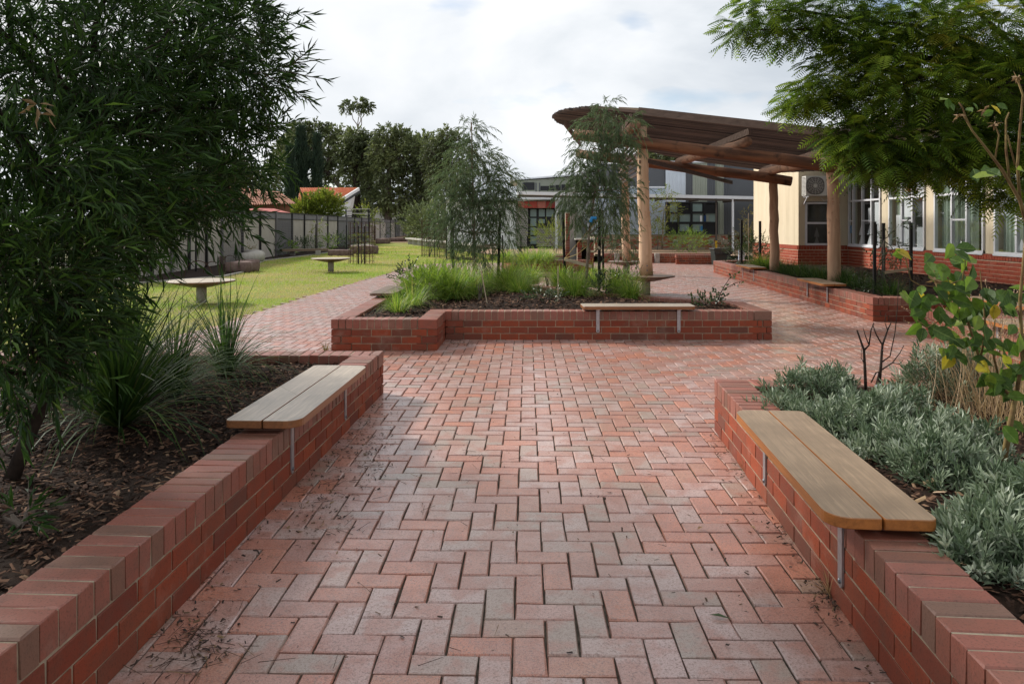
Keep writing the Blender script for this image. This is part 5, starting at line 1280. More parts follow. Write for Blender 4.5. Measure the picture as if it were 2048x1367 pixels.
weed('dry brown grass tuft growing at the wall foot under the right bench bracket', 1662, 1190, 0, .13)
weed('small mossy green weed at the foot of the right wall, far bracket', 1492, 942, 0, .07, 'lf_autumn')
weed('yellowish weed at the left foot of the island planter', 652, 700, 0, .12, 'lf_autumn')

# ------------------------------------------------------------------ right planter plants
def spat(name, label, mounds, n_t, nl=14, ll=.048, lw=.0125, leaf='lf_grey', group=None):
    """low mound of upright stems tipped with narrow grey leaves"""
    p = mounds[0][0]; t = thing(name, label, 'shrub', p, group)
    O = []; 
    for c, rx, ry, h, wgt in mounds:
        m = int(n_t*wgt); a = RNG.random(m)*2*PI; r = np.sqrt(RNG.random(m)); x = np.cos(a)*r; y = np.sin(a)*r
        O.append(np.stack([c[0]+x*rx, c[1]+y*ry, c[2]+h*(1-r**2.2)*(.45+.65*RNG.random(m))+.03*np.sin(x*9+y*7)], 1))
    O = np.concatenate(O); m = len(O); cen = np.array(p)
    D = unit(np.array([0, 0, 1.0])+RNG.normal(size=(m, 3))*.5); sl = .07*(.7+.6*RNG.random(m))
    base = O.copy(); base[:, 2] -= sl*.8
    ts = np.linspace(.0, 1, nl); P = base[:, None, :]+D[:, None, :]*(sl[:, None]*1.3*ts[None])[:, :, None]
    ang = RNG.random((m, 1))*2*PI+np.arange(nl)[None]*2.4
    s1 = unit(np.cross(D, np.array([1.0, .2, .1]))); s2 = np.cross(D, s1)
    side = np.cos(ang)[..., None]*s1[:, None]+np.sin(ang)[..., None]*s2[:, None]
    d = unit(D[:, None]*(.45+.9*ts[None, :, None])+side*(1.1-.55*ts[None, :, None])); l = ll*(.75+.6*RNG.random((m, 1)))*(.75+.5*RNG.random((m, nl)))
    P = P.reshape(-1, 3); d = d.reshape(-1, 3); l = l.reshape(-1)
    link('foliage', batch('foliage', LEAFS, frames(d, l, lw), P, M[leaf], np.clip(np.repeat(RNG.random(m)**1.3, nl)*.62+np.tile(ts, m)*.18+RNG.random(m*nl)*.25, 0, 1)), t, None, 'stuff')
    seg_batch('stems', [(base-D*.05, base+D*sl[:, None])], .0022, 'bark_grey', t)
    return t
LEAFS = ([(0, 0, 0), (.6, .5, .09), (.6, 0, .03), (.6, -.5, .09), (1, 0, .02)], [(0, 2, 1), (0, 3, 2), (1, 2, 4), (2, 3, 4)])
spat('silver_shrub', 'silver leaved low shrub mounded in the back corner of the right planter', [(G(1625, 800, .31), .30, .28, .22, .5), (G(1570, 830, .31), .18, .2, .09, .2), (G(1665, 790, .31), .16, .2, .17, .3)], 360, 13)
spat('silver_shrub', 'silver leaved ground cover spreading behind the right bench', [(G(1730, 860, .31), .30, .32, .16, .35), (G(1650, 855, .31), .14, .2, .09, .10), (G(1800, 850, .31), .26, .32, .20, .25), (G(1790, 910, .31), .24, .2, .13, .22)], 640, 13)
spat('silver_shrub', 'silver leaved ground cover in the middle of the right planter', [(G(1880, 955, .31), .20, .22, .17, .4), (G(1925, 920, .31), .22, .26, .2, .4)], 440, 14)
spat('silver_shrub', 'silver leaved shrub sprawling over the wall at the lower right corner', [(G(2010, 1120, .31), .20, .20, .17, .5), (G(1950, 1080, .31), .10, .12, .09, .2), (G(1930, 1135, .31), .09, .08, .09, .1), (G(2080, 1040, .31), .2, .25, .2, .3), (G(2110, 1150, .31), .16, .14, .14, .3)], 430, 15)
spat('silver_shrub', 'tall silver leaved shrub against the back wall of the right planter', [(G(1870, 800, .31), .26, .24, .36, .5), (G(1950, 790, .31), .26, .24, .34, .5)], 400, 13)
# bare pruned rose canes
def canes(label, base, lines, mat='bark_red', leaf=None, nm='bare_rose', cat='rose bush'):
    t = thing(nm, label, cat, base)
    for k, (pts, r0, r1) in enumerate(lines):
        P = [AT(x, y, Y) for x, y, Y in pts]; m = len(P); q = MB().tube(P, [r0+(r1-r0)*i/max(1, m-1) for i in range(m)], 7, .15, k); part('stem', q, mat, t, True)
    return t
Y_ = 4.95
canes('bare pruned rose with red brown thorny stems in the right planter', G(1742, 795, .31),
      [([(1732, 790, Y_), (1730, 740, Y_), (1728, 700, Y_), (1721, 680, Y_), (1714, 660, Y_)], .011, .005), ([(1728, 700, Y_), (1738, 690, Y_), (1742, 660, Y_), (1748, 645, Y_)], .007, .003),
       ([(1757, 790, Y_), (1762, 730, Y_), (1765, 690, Y_), (1775, 660, Y_), (1782, 645, Y_)], .011, .004), ([(1765, 690, Y_), (1752, 668, Y_), (1745, 648, Y_)], .006, .003),
       ([(1762, 740, Y_), (1785, 725, Y_), (1800, 705, Y_), (1808, 690, Y_)], .005, .002), ([(1762, 725, Y_), (1780, 712, Y_), (1790, 665, Y_), (1795, 615, Y_), (1797, 560, Y_)], .005, .0015),
       ([(1742, 765, Y_), (1752, 745, Y_), (1760, 742, Y_)], .005, .004), ([(1750, 800, Y_), (1752, 770, Y_), (1758, 745, Y_)], .006, .005), ([(1730, 730, Y_), (1722, 715, Y_), (1723, 695, Y_)], .003, .0015), ([(1738, 690, Y_), (1731, 672, Y_), (1726, 655, Y_)], .004, .002),
       ([(1785, 725, Y_), (1798, 728, Y_), (1806, 720, Y_)], .003, .0015), ([(1775, 660, Y_), (1770, 645, Y_), (1772, 625, Y_)], .003, .0015)], 'bark_dark')
rb = canes('leafy rose bush with large green and yellowing leaves at the right edge', G(1995, 985, .31),
      [([(1995, 985, 3.6), (2008, 920, 3.55), (2018, 860, 3.5), (2030, 800, 3.5)], .017, .011), ([(2030, 800, 3.5), (2000, 770, 3.5), (1960, 720, 3.5), (1935, 640, 3.5), (1925, 560, 3.5), (1930, 520, 3.5)], .009, .003),
       ([(1935, 640, 3.5), (1900, 620, 3.5), (1880, 590, 3.5), (1868, 540, 3.5)], .005, .002), ([(2030, 800, 3.5), (2045, 720, 3.5), (2040, 600, 3.5), (2052, 470, 3.5)], .010, .006),
       ([(1960, 720, 3.5), (1972, 660, 3.5), (1965, 590, 3.5), (1960, 540, 3.5)], .006, .002), ([(1925, 560, 3.5), (1880, 575, 3.5), (1840, 570, 3.5), (1822, 560, 3.5)], .004, .002), ([(2000, 770, 3.5), (1985, 700, 3.5), (1990, 640, 3.5)], .006, .003),
       ([(1822, 560, 3.5), (1812, 520, 3.5), (1808, 505, 3.5)], .003, .002), ([(1880, 640, 3.5), (1855, 655, 3.5), (1835, 640, 3.5)], .003, .002)], 'stem_green')
canes('tall bare rose stems with withered heads rising against the tree at the right edge', G(2070, 1000, .31),
      [([(2062, 480, 3.3), (2040, 400, 3.3), (2005, 340, 3.3), (1975, 300, 3.3), (1945, 262, 3.3), (1925, 228, 3.3)], .009, .003), ([(1945, 262, 3.3), (1932, 235, 3.3), (1925, 215, 3.3), (1918, 205, 3.3)], .004, .003),
       ([(2040, 400, 3.3), (2035, 330, 3.3), (2040, 260, 3.3), (2046, 190, 3.3), (2035, 160, 3.3)], .007, .004), ([(2020, 365, 3.3), (2012, 300, 3.3), (2012, 240, 3.3), (2018, 225, 3.3)], .006, .003),
       ([(1990, 320, 3.3), (1998, 270, 3.3), (1990, 250, 3.3)], .004, .003), ([(2030, 330, 3.3), (2020, 290, 3.3), (2015, 270, 3.3)], .004, .003), ([(2070, 1000, 3.4), (2085, 800, 3.35), (2075, 600, 3.3), (2062, 480, 3.3)], .014, .009)], 'stem_green', nm='rose_canes')
ROSE = ([(0, 0, 0), (.12, .17, .02), (.34, .33, .05), (.60, .30, .05), (.84, .13, .02), (1, 0, -.05), (.84, -.13, .02), (.60, -.30, .05), (.34, -.33, .05), (.12, -.17, .02), (.35, 0, -.02), (.68, 0, -.03)],
        [(0, 10, 1, 0), (1, 10, 2, 1), (2, 10, 11, 3), (3, 11, 4, 3), (4, 11, 5, 4), (0, 9, 10, 0), (9, 8, 10, 9), (8, 7, 11, 10), (7, 6, 11, 7), (6, 5, 11, 6)])
def tri(fs):
    out = []
    for f in fs:
        u_ = []
        for i in f:
            if i not in u_: u_.append(i)
        out.append(tuple(u_))
    return out
rm = []
for k in range(4):
    me = bpy.data.meshes.new('leaf'); v = np.array(ROSE[0], float); v[:, 2] += np.array([0, .1, .04, -.06][k])*v[:, 0]**2+np.abs(v[:, 1])*[.1, .35, .2, .0][k]; v += RNG.normal(size=v.shape)*.012
    me.from_pydata([tuple(p) for p in v], [], tri(ROSE[1])); me.materials.append(M['lf_rose']); me.update(); rm.append(me)
RL = []
def leafat(px, py, Y=3.5, size=None, t=rb):
    o = bpy.data.objects.new('leaf', random.choice(rm)); COL.objects.link(o); p = AT(px, py, Y+jit(.12)); s_ = size or random.uniform(.06, .11)
    d = Vector((jit(1), -.35+jit(.5), -.55+jit(.6))).normalized(); nrm = Vector((jit(.7), -.75, .55+jit(.5))).normalized(); sd_ = nrm.cross(d).normalized(); nn = d.cross(sd_)
    m4 = Matrix((d, sd_, nn)).transposed().to_4x4(); m4 = Matrix.Translation(p-d*s_*.4) @ m4 @ Matrix.Diagonal((s_, s_*.95, s_, 1))
    o.parent = t; o.matrix_local = Matrix.Translation(-wt(t)) @ m4; return o
for (cx, cy, rx, ry, n) in ((1905, 525, 45, 30, 9), (1930, 575, 55, 35, 13), (1890, 600, 40, 30, 7), (1900, 650, 45, 35, 9), (1960, 620, 50, 40, 12), (1905, 700, 35, 30, 8), (1960, 700, 50, 35, 11), (2010, 750, 45, 30, 12), (1975, 770, 50, 25, 9), (2035, 690, 30, 40, 9), (2030, 600, 25, 30, 7), (1835, 620, 25, 35, 6), (1825, 590, 22, 20, 5), (1870, 555, 30, 25, 5), (2035, 830, 20, 40, 5), (1800, 505, 12, 8, 2)):
    for _ in range(int(n*1.35)): leafat(random.gauss(cx, rx*.55), random.gauss(cy, ry*.55))
rc = [o for o in bpy.data.objects if o.name.startswith('rose_canes')][0]
for px, py, s_ in ((1895, 205, .05), (1903, 212, .045), (1888, 198, .05), (1938, 218, .05), (1950, 212, .04), (1990, 218, .06), (2002, 212, .05), (1978, 225, .05), (1975, 340, .08), (1962, 352, .09), (1950, 348, .07), (1985, 345, .07), (2040, 340, .05)): leafat(px, py, 3.3, s_, rc)
for px, py in ((2035, 155), (1968, 220), (1990, 248), (1915, 232), (1868, 560)):
    c = AT(px, py, 3.3); Dn = unit(RNG.normal(size=(9, 3))); link('withered_head', batch('withered_head', LEAF, frames(Dn, .035, .014), np.repeat(np.array([list(c)]), 9, 0), M['lf_dry'], RNG.random(9)*.25), rc, None, 'stuff')
tuft('mass of dry brown seed heads behind the silver shrubs', G(2000, 840, .31), 420, .62, .004, 'lf_dry', 'dry_grass', 'dry grass', bend=.9, tilt=.9, base=.45)
tuft('dry feathery brown stems at the right edge behind the rose', G(1960, 800, .31), 360, .62, .004, 'lf_dry', 'dry_grass', 'dry grass', bend=.8, tilt=1.0, base=.35)
bush('fluffy cream seed heads over the dry stems at the right edge', G(1990, 790, .31), .42, 190, 'lf_dry', .018, .010, tl=.22, nl=12, h=.36, name='seed_heads', cat='dry grass', bark='bark_pale')
weed('small yellow green seedling in the mulch beside the right bench end', 1905, 1105, .31, .09, 'lf_lime', 40)
pts = [(G(random.gauss(1900, 60), random.gauss(1090, 60), .32)) for _ in range(140)]
o = chips('fallen_leaves', [(p.x, p.y) for p in pts if inside([(1.66, 5.1), (1.36, 1.0), (5, 1.0), (5, 5.1)], p.x, p.y)], lambda x, y: .325, .045, None, 'lf_dry', .02, .7)

# ------------------------------------------------------------------ lawn blades, lawn furniture, fence garden
pts = []
while len(pts) < 60000:
    y = 7+45*random.random()**2.0; x = random.uniform(-12, 1.2)
    if inside(LAWN, x, y) and not (y < 29.5 and x > xleft(y)+(.09 if random.random() < .7 else -.1)): pts.append((x, y))
A = np.array(pts); n = len(A); a = RNG.random(n)*2*PI; l = .035*(.6+.8*RNG.random(n))*(1+A[:, 1]/40)
d = np.stack([np.cos(a)*.6, np.sin(a)*.6, np.ones(n)], 1); P = np.concatenate([A, np.full((n, 1), -.022)], 1)
nz = np.sin(A[:, 0]*1.3+A[:, 1]*.5)+np.sin(A[:, 1]*.9-A[:, 0]*.7+1)+np.sin(A[:, 0]*.5+A[:, 1]*1.4); nz = (nz+3)/6
link('grass_blades', batch('grass_blades', ([(0, .5, 0), (0, -.5, 0), (1, 0, 0)], [(0, 1, 2)]), frames(d, l, .008*(1+A[:, 1]/25)), P, M['lf_lawn'], np.clip(nz*.75+.35*RNG.random(n)-.05, 0, 1)), None, None, 'stuff')
def cage(label, px0, px1, pyb, pyt, tree_leaf='lf_euc', n=40):
    b = G((px0+px1)/2, pyb, 0); s = F/b.y; r = (px1-px0)/2/s; h = CH-(pyt-HY)/s
    t = thing('tree_guard', label, 'tree guard', tuple(b)); q = MB()
    for k in range(18): a = 2*PI*k/18; q.beam((b.x+r*math.cos(a), b.y+r*math.sin(a), 0), (b.x+r*math.cos(a), b.y+r*math.sin(a), h), .012, .012)
    for j in range(9):
        z = .1+j*(h-.15)/8; q.tube([(b.x+r*math.cos(2*PI*k/18), b.y+r*math.sin(2*PI*k/18), z) for k in range(19)], .006, 4, cap=False)
    part('wire_cage', q, 'rust', t); return b, r, h
b, r, h = cage('cylindrical wire tree guard on the lawn beyond the second round table', 698, 748, 527, 444)
bush('sapling inside the wire tree guard on the lawn', (b.x, b.y, 0), .34, 50, 'lf_yel', .09, .014, name='sapling', cat='sapling', h=.8, tl=.3, stemh=.2, droop=.4)
for k, (px, lb_) in enumerate(((717, 'left'), (729, 'right'))): stake('black stake inside the lone lawn tree guard, '+lb_+' one', px, 527, 452, 0, 'black', .022)
for k, (x0, x1, yb, yt, lb_) in enumerate(((843, 876, 513, 440, 'left one of the pair beyond the island planter'), (878, 908, 516, 440, 'right one of the pair beyond the island planter'), (742, 752, 498, 452, 'small far one near the rocks'))):
    b, r, h = cage('wire tree guard on the lawn, '+lb_, x0, x1, yb, yt)
    if k < 2: bush('weeping sapling in the wire guard, '+lb_, (b.x, b.y, 0), .42, 60, 'lf_euc', .12, .014, name='sapling', cat='sapling', h=.75, tl=.4, droop=.7, stemh=.25)
for k, (px, pb, pt_) in enumerate(((858, 513, 442), (869, 514, 445), (893, 517, 440), (1042, 540, 470), (1055, 535, 472), (1005, 545, 470), (1018, 520, 462), (985, 530, 470))):
    stake('thin black stake behind the left island gum, number counted from the lawn side' if False else ['black stake in the left wire guard, left', 'black stake in the left wire guard, right', 'black stake in the right wire guard', 'black stake near the grey seat, tallest', 'black stake just right of the tall one near the grey seat', 'black stake behind the right stake of the left gum', 'slim black stake left of the grey seat back', 'short black stake behind the gum foliage'][k], px, pb, pt_, 0, 'black', .02)
bush('pale weeping shrub behind the island gum near the grey seat', G(1020, 535, .0), .45, 70, 'lf_euc', .10, .012, tl=.35, h=.55, droop=.7, stemh=.35)
bush('dusty green shrub behind the left gum on the lawn side', G(930, 540, .0), .6, 90, 'lf_euc', .10, .013, tl=.35, h=.5, droop=.6, stemh=.2)
# rocks and log by the fence garden
def rock(label, x0, x1, yb, yt, mat='rock', seed=1, dy=.5, nm='rock', box=.8):
    b0_ = G(x0, yb); b1_ = G(x1, yb); Yc = (b0_.y+b1_.y)/2; s = F/Yc; top = CH-(yt-HY)/s; r = random.Random(seed); V = []; Fq = []
    import bmesh
    bm = bmesh.new(); bmesh.ops.create_cube(bm, size=1); bmesh.ops.subdivide_edges(bm, edges=bm.edges, cuts=4, use_grid_fill=True)
    for v in bm.verts:
        c = v.co; sp_ = c.normalized()*.62; c2 = c*box+sp_*(1-box)
        nn = 1+.10*math.sin(c.x*7+seed)*math.sin(c.y*6+seed*2)+r.uniform(-.02, .02)
        v.co = Vector((c2.x*(b1_.x-b0_.x)*nn, c2.y*dy*nn, (c2.z*nn+.45)*top*1.05))
    me = bpy.data.meshes.new(nm); bm.to_mesh(me); bm.free(); me.materials.append(M[mat]); me.polygons.foreach_set('use_smooth', [True]*len(me.polygons))
    o = link(nm, me, None, ((b0_.x+b1_.x)/2, Yc+dy/2, 0)); return tag(o, label, 'rock')
rock('squared reddish brown rock at the edge of the fence garden', 450, 499, 544, 524, 'rock', 1, .9, box=.72)
rock('darker rock behind the squared rock, touching the pale log', 472, 506, 533, 520, 'rock', 2, .8)
rock('long brown rock slab right of the plank bench', 655, 700, 511, 500, 'rock', 3, .8, box=.9)
rock('long brown rock slab with a pale top near the wire guard', 698, 750, 508, 492, 'rock', 4, 1.2, box=.9)
rock('far brown rock at the end of the fence garden, left', 752, 775, 487, 477, 'rock', 5, 1.5)
rock('far low brown rock at the end of the fence garden, right', 778, 812, 483, 476, 'rock', 6, 1.5)
rock('pale stone on top of the rock border near the wire guard', 700, 742, 497, 489, 'rock_pale', 7, .8)
A0 = G(488, 526); B0 = G(524, 518)
q = MB().tube([A0+Vector((-.1, 0, .2)), A0+Vector((.25, 1.0, .22)), B0+Vector((-.2, -1.2, .2)), B0+Vector((0, 0, .17))], [.2, .26, .27, .18], 14, .1, 5); tag(part('log', q, 'rock_pale', None, True), 'short pale grey log lying beside the squared rock', 'log')
# plank bench by the fence
p0 = AT(562, 503, 37); t = thing('plank_bench', 'long weathered plank bench beside the fence garden', 'bench', (p0.x, 37, 0))
A0 = AT(562, 500.5, 36.5); B0 = AT(655, 499, 38); q = MB().beam(A0, B0, .38, .12); part('plank', q, 'old_plank', t)
for px in (585, 636): a = AT(px, 500, 37.1); part('leg', MB().box(a.x-.1, a.x+.1, 37.0, 37.25, -.02, a.z-.02), 'concrete', t)
bb = [(816, 474, 60), (860, 477, 52), (905, 482, 45), (950, 487, 40.5), (1000, 493, 37)]
t = thing('block_bench', 'long low curved bench of pale slabs on blocks at the far end of the lawn', 'bench', tuple(AT(900, 482, 45)))
for (x0, y0, Y0), (x1, y1, Y1) in zip(bb, bb[1:]):
    a = Vector(((x0-1024)*Y0/F, Y0, .42)); b = Vector(((x1-1024)*Y1/F, Y1, .42)); part('slab', MB().beam(a, b, .45, .10), 'pale_concrete', t)
    for k in range(4):
        c = a.lerp(b, (k+.5)/4); part('block', MB().box(c.x-.18, c.x+.18, c.y-.2, c.y+.2, -.02, .37), 'pale_concrete', t)
# arched wire hoops over the fence garden
hp = []
for k, (px, py, wpx, lb_) in enumerate(((395, 556, 60, 'left'), (424, 546, 40, 'middle'), (459, 528, 30, 'right'))):
    c = G(px, py); s = F/c.y; r = wpx/2/s; q = MB().tube([(c.x+r*math.cos(PI*i/12), c.y+.1*i/12, r*1.15*math.sin(PI*i/12)) for i in range(13)], .012, 5); tag(part('wire_hoop', q, 'rust', None), 'rusty wire hoop over the fence garden, %s of three' % lb_, 'hoop')
c = G(392, 542); q = MB().beam((c.x, c.y, 0), (c.x, c.y, 1.4), .05, .05); tag(part('stake', q, 'black', None), 'tall black stake in the fence garden behind the first lawn table', 'garden stake')
q = MB()
for k in range(9): c = G(437+k*1.7, 545-k*.3); q.beam((c.x, c.y, 0), (c.x, c.y, .5), .012, .012)
tag(part('wire_guard', q, 'rust', None), 'small rusty wire plant guard beside the squared rock', 'plant guard')
fsh = [(592, 506, .5, 'lf_dark', 'small dark shrub left end behind the plank bench'), (540, 512, .45, 'lf_strap', 'low green clump between the log and the plank bench'), (570, 508, .4, 'lf_grass', 'green tufty plant behind the plank bench, left'),
       (652, 500, .55, 'lf_grass', 'bright leafy plant behind the plank bench, right'), (672, 498, .7, 'lf_dark', 'dark shrub against the fence left of the wire guard'), (693, 495, .55, 'lf_euc', 'grey green shrub behind the wire guard'), (615, 503, .5, 'lf_euc', 'grey shrub behind the middle of the plank bench'),
       (768, 478, 1.1, 'lf_strap', 'dark planting along the far fence'), (790, 475, 1.3, 'lf_dark', 'dark hedge plant at the far fence'), (812, 474, 1.8, 'lf_dark', 'tall dark hedge plant at the end of the fence'), (826, 473, 1.9, 'lf_dark', 'last dark hedge plant before the wire guards'),
       (722, 489, .6, 'lf_euc', 'pale shrub between the wire guard and the fence'), (485, 521, .3, 'lf_autumn', 'brownish low plant beside the pale log')]
for px, py, r, lf, lb_ in fsh:
    p = G(px, py); bush(lb_, (p.x, p.y+.5, 0), r, int(60+40*r), lf, .10, .03, h=r*.8, tl=.3*max(1, r), nl=10)
p = G(634, 503); tree('sapling', 'thin staked sapling behind the plank bench', 'sapling', tuple(p), [(p, .03), (p+Vector((0, 0, 1.6)), .015)], [(tuple(p+Vector((.1, 0, 1.5))), .4, 22), (tuple(p+Vector((-.1, 0, .9))), .35, 14)], 'lf_yel', .3, 8, .1, .04, .2, 'bark_grey', twr=.006, r0=.02)
stake('black stake beside the thin sapling behind the plank bench', 632, 506, 448, 0, 'black', .03)
stake('black stake in front of the fence left of the wire guard', 693, 500, 450, 0, 'black', .03)

# ------------------------------------------------------------------ trees beyond
def big(name, label, px, Y, clusters, leaf='lf_far', ll=.30, lw=.16, nl=9, tl=1.0, droop=.3, bark='bark_grey', pyb=480, r0=.35, mid=None, shell=.5, tone=.35, amt=.6):
    b = Vector(((px-1024)*Y/F, Y, -.05)); cs = [cl(x, y, Y+dy, (rx*Y/F, rx*Y/F, ry*Y/F), n) for x, y, rx, ry, dy, n in [(x, y, rx, ry, dy, int(n*2.2)) for x, y, rx, ry, dy, n in clusters]]
    m_ = mid or [(px, 420), (px, 350)]
    tr = [(b, r0)]+[(AT(x, y, Y), r0*(.8-.25*i)) for i, (x, y) in enumerate(m_)]
    return tree(name, label, 'tree', tuple(b), tr, cs, leaf, tl, nl, ll, lw, droop, bark, LEAF2, .9, 0, r0, tone, .03, shell=shell, amt=amt, bn=10)
big('gum_tree', 'spreading gum tree with rounded leaf clumps behind the tiled house, leftmost', 700, 112,
    [(600, 262, 24, 14, 0, 60), (632, 258, 20, 11, 0, 46), (575, 300, 22, 20, 0, 50), (662, 268, 15, 14, 0, 36), (656, 315, 24, 18, 0, 60), (682, 268, 16, 14, 0, 36), (615, 290, 22, 16, 0, 50), (645, 345, 18, 12, 0, 30)], mid=[(690, 385), (655, 345)], ll=.55, lw=.26, r0=.5)
big('gum_tree', 'central tall gum tree with dark forked trunk behind the house', 712, 108,
    [(712, 275, 22, 14, 0, 60), (738, 285, 22, 16, 0, 60), (700, 305, 22, 16, 0, 60), (715, 330, 18, 14, 0, 40), (735, 335, 16, 14, 0, 36), (705, 370, 16, 12, 0, 26), (690, 340, 14, 12, 0, 24), (740, 375, 20, 16, 0, 30)], mid=[(712, 385), (712, 340)], ll=.5, lw=.24, r0=.7, bark='bark_dark')
big('gum_tree', 'broad dense gum tree right of the central forked one', 778, 104,
    [(775, 268, 24, 13, 0, 60), (800, 272, 18, 14, 0, 50), (765, 300, 26, 20, 0, 80), (800, 315, 28, 24, 0, 100), (830, 300, 22, 20, 0, 70), (775, 345, 28, 22, 0, 90), (818, 355, 28, 26, 0, 100), (850, 345, 20, 26, 0, 60), (790, 395, 34, 24, 0, 100), (835, 405, 26, 28, 0, 90), (755, 405, 22, 20, 0, 50)], mid=[(775, 400), (778, 340)], ll=.5, lw=.22, r0=.6)
big('gum_tree', 'tall gum tree at the right of the far row behind the young planter gum', 895, 98,
    [(893, 268, 15, 12, 0, 40), (880, 295, 20, 20, 0, 60), (910, 285, 20, 18, 0, 50), (875, 335, 22, 24, 0, 70), (905, 335, 24, 24, 0, 70), (885, 380, 28, 24, 0, 70), (920, 375, 24, 26, 0, 60), (895, 425, 24, 20, 0, 50), (935, 320, 16, 24, 0, 30), (860, 300, 14, 24, 0, 36)], mid=[(895, 410), (893, 350)], ll=.45, lw=.2)
big('gum_tree', 'slender gum whose two leafy tufts stand high above the other trees', 716, 125,
    [(694, 214, 11, 9, 0, 24), (722, 207, 13, 9, 0, 30), (738, 213, 6, 6, 0, 10), (728, 218, 7, 5, 0, 10)], mid=[(716, 300), (716, 258)], ll=.5, lw=.24, r0=.18, bark='bark_pale', tl=.7)
big('gum_tree', 'low dark mass of gum foliage filling the gap left of the broad gum', 742, 116, [(720, 300, 26, 22, 0, 90), (745, 318, 24, 24, 0, 90), (728, 350, 26, 22, 0, 80), (755, 380, 26, 24, 0, 90), (720, 400, 24, 18, 0, 70), (680, 300, 16, 22, 0, 50), (672, 345, 14, 16, 0, 30)], mid=[(740, 400), (740, 350)], ll=.55, lw=.24, r0=.5)
big('gum_tree', 'dense gum foliage between the broad gum and the tall right one', 852, 110, [(848, 285, 24, 18, 0, 80), (856, 320, 26, 26, 0, 100), (850, 375, 28, 28, 0, 110), (870, 425, 30, 22, 0, 90), (820, 425, 30, 20, 0, 90), (905, 430, 30, 20, 0, 80), (820, 285, 18, 12, 0, 50)], mid=[(852, 400), (850, 340)], ll=.5, lw=.22, r0=.5)
big('gum_tree', 'gum foliage behind the cypresses, partly hidden by the willow leaves', 610, 118, [(590, 285, 24, 18, 0, 70), (625, 300, 26, 24, 0, 90), (560, 320, 24, 26, 0, 80), (640, 370, 22, 14, 0, 40)], mid=[(610, 400), (610, 350)], ll=.5, lw=.24, r0=.5)
# cypresses
def cyp(label, px, Y, pyt, wpx, n=420):
    s = F/Y; b = Vector(((px-1024)/s, Y, 0)); h = CH-(pyt-HY)/s; t = thing('cypress_tree', label, 'tree', tuple(b)); part('trunk', MB().tube([b, b+Vector((0, 0, h*.9))], [.25, .04], 8), 'bark_dark', t)
    m = n*9; z = RNG.random(m)**.8; rr = wpx/s*.5*np.minimum(1, (1-z)*3.0+.03)**.7*(.75+.25*np.sin(z*20)); a = RNG.random(m)*2*PI; k = RNG.random(m)**.35
    P = np.stack([b.x+np.cos(a)*rr*k, b.y+np.sin(a)*rr*k, .4+z*(h-.4)], 1); D = unit(np.stack([np.cos(a)*.35, np.sin(a)*.35, np.ones(m)], 1)+RNG.normal(size=(m, 3))*.2)
    link('crown', batch('crown', LEAF2, frames(D, .8*(.5+RNG.random(m)), .14), P, M['lf_cyp'], rnd_clump(P, .9, .4)), t, None, 'stuff')
cyp('tall dark cypress, the widest of three behind the fence', 602, 84, 262, 38, 560); cyp('narrow dark cypress just right of the widest one', 634, 84, 277, 19, 300); cyp('dark cypress at the left, partly behind the big willow leaves', 581, 82, 300, 16, 260)
p = AT(645, 450, 58); bush('round yellow green tree in front of the tiled house', (p.x, 58, 0), 1.75, 900, 'lf_yel', .17, .09, name='citrus_tree', cat='tree', h=1.15, tl=.5, nl=12, stemh=1.9, tone=.9, twr=.01)
p = AT(612, 450, 57); bush('lower yellow green shrub at the left of the round one, behind the fence', (p.x, 57, 0), 1.1, 420, 'lf_yel', .17, .09, h=.9, tl=.5, nl=12, stemh=1.6, tone=.9, twr=.01)
p = AT(730, 450, 70); bush('small airy tree behind the fence beside the white shade frame', (p.x, 70, 0), 1.3, 120, 'lf_yel', .16, .07, name='small_tree', cat='tree', h=1.5, tl=.6, stemh=.7, tone=.9, twr=.015)
p = AT(905, 470, 46); bush('green and rust coloured shrub by the white building end', (p.x-.9, 46, 0), 1.0, 220, 'lf_dark', .12, .05, h=1.3, tl=.4, nl=10, tone=1, stemh=.2)
p = AT(870, 470, 64); bush('dark hedge mass at the end of the lawn behind the wire guards', (p.x, 64, 0), 3.0, 620, 'lf_far', .3, .12, h=1.7, tl=.7, nl=10, tone=.8, twr=.015)
big('gum_tree', 'distant dark tree seen through the gap under the pergola roof', 1335, 90, [(1320, 312, 26, 9, 0, 70), (1355, 308, 24, 10, 0, 70), (1290, 312, 20, 10, 0, 40)], mid=[(1335, 380), (1335, 330)], ll=.4, lw=.2)
big('gum_tree', 'big background tree hidden behind the left willow tree', 420, 100, [(380, 330, 60, 50, 0, 220), (470, 350, 50, 45, 0, 180), (300, 350, 60, 50, 0, 150), (540, 360, 25, 30, 0, 60)], ll=.5, lw=.24)

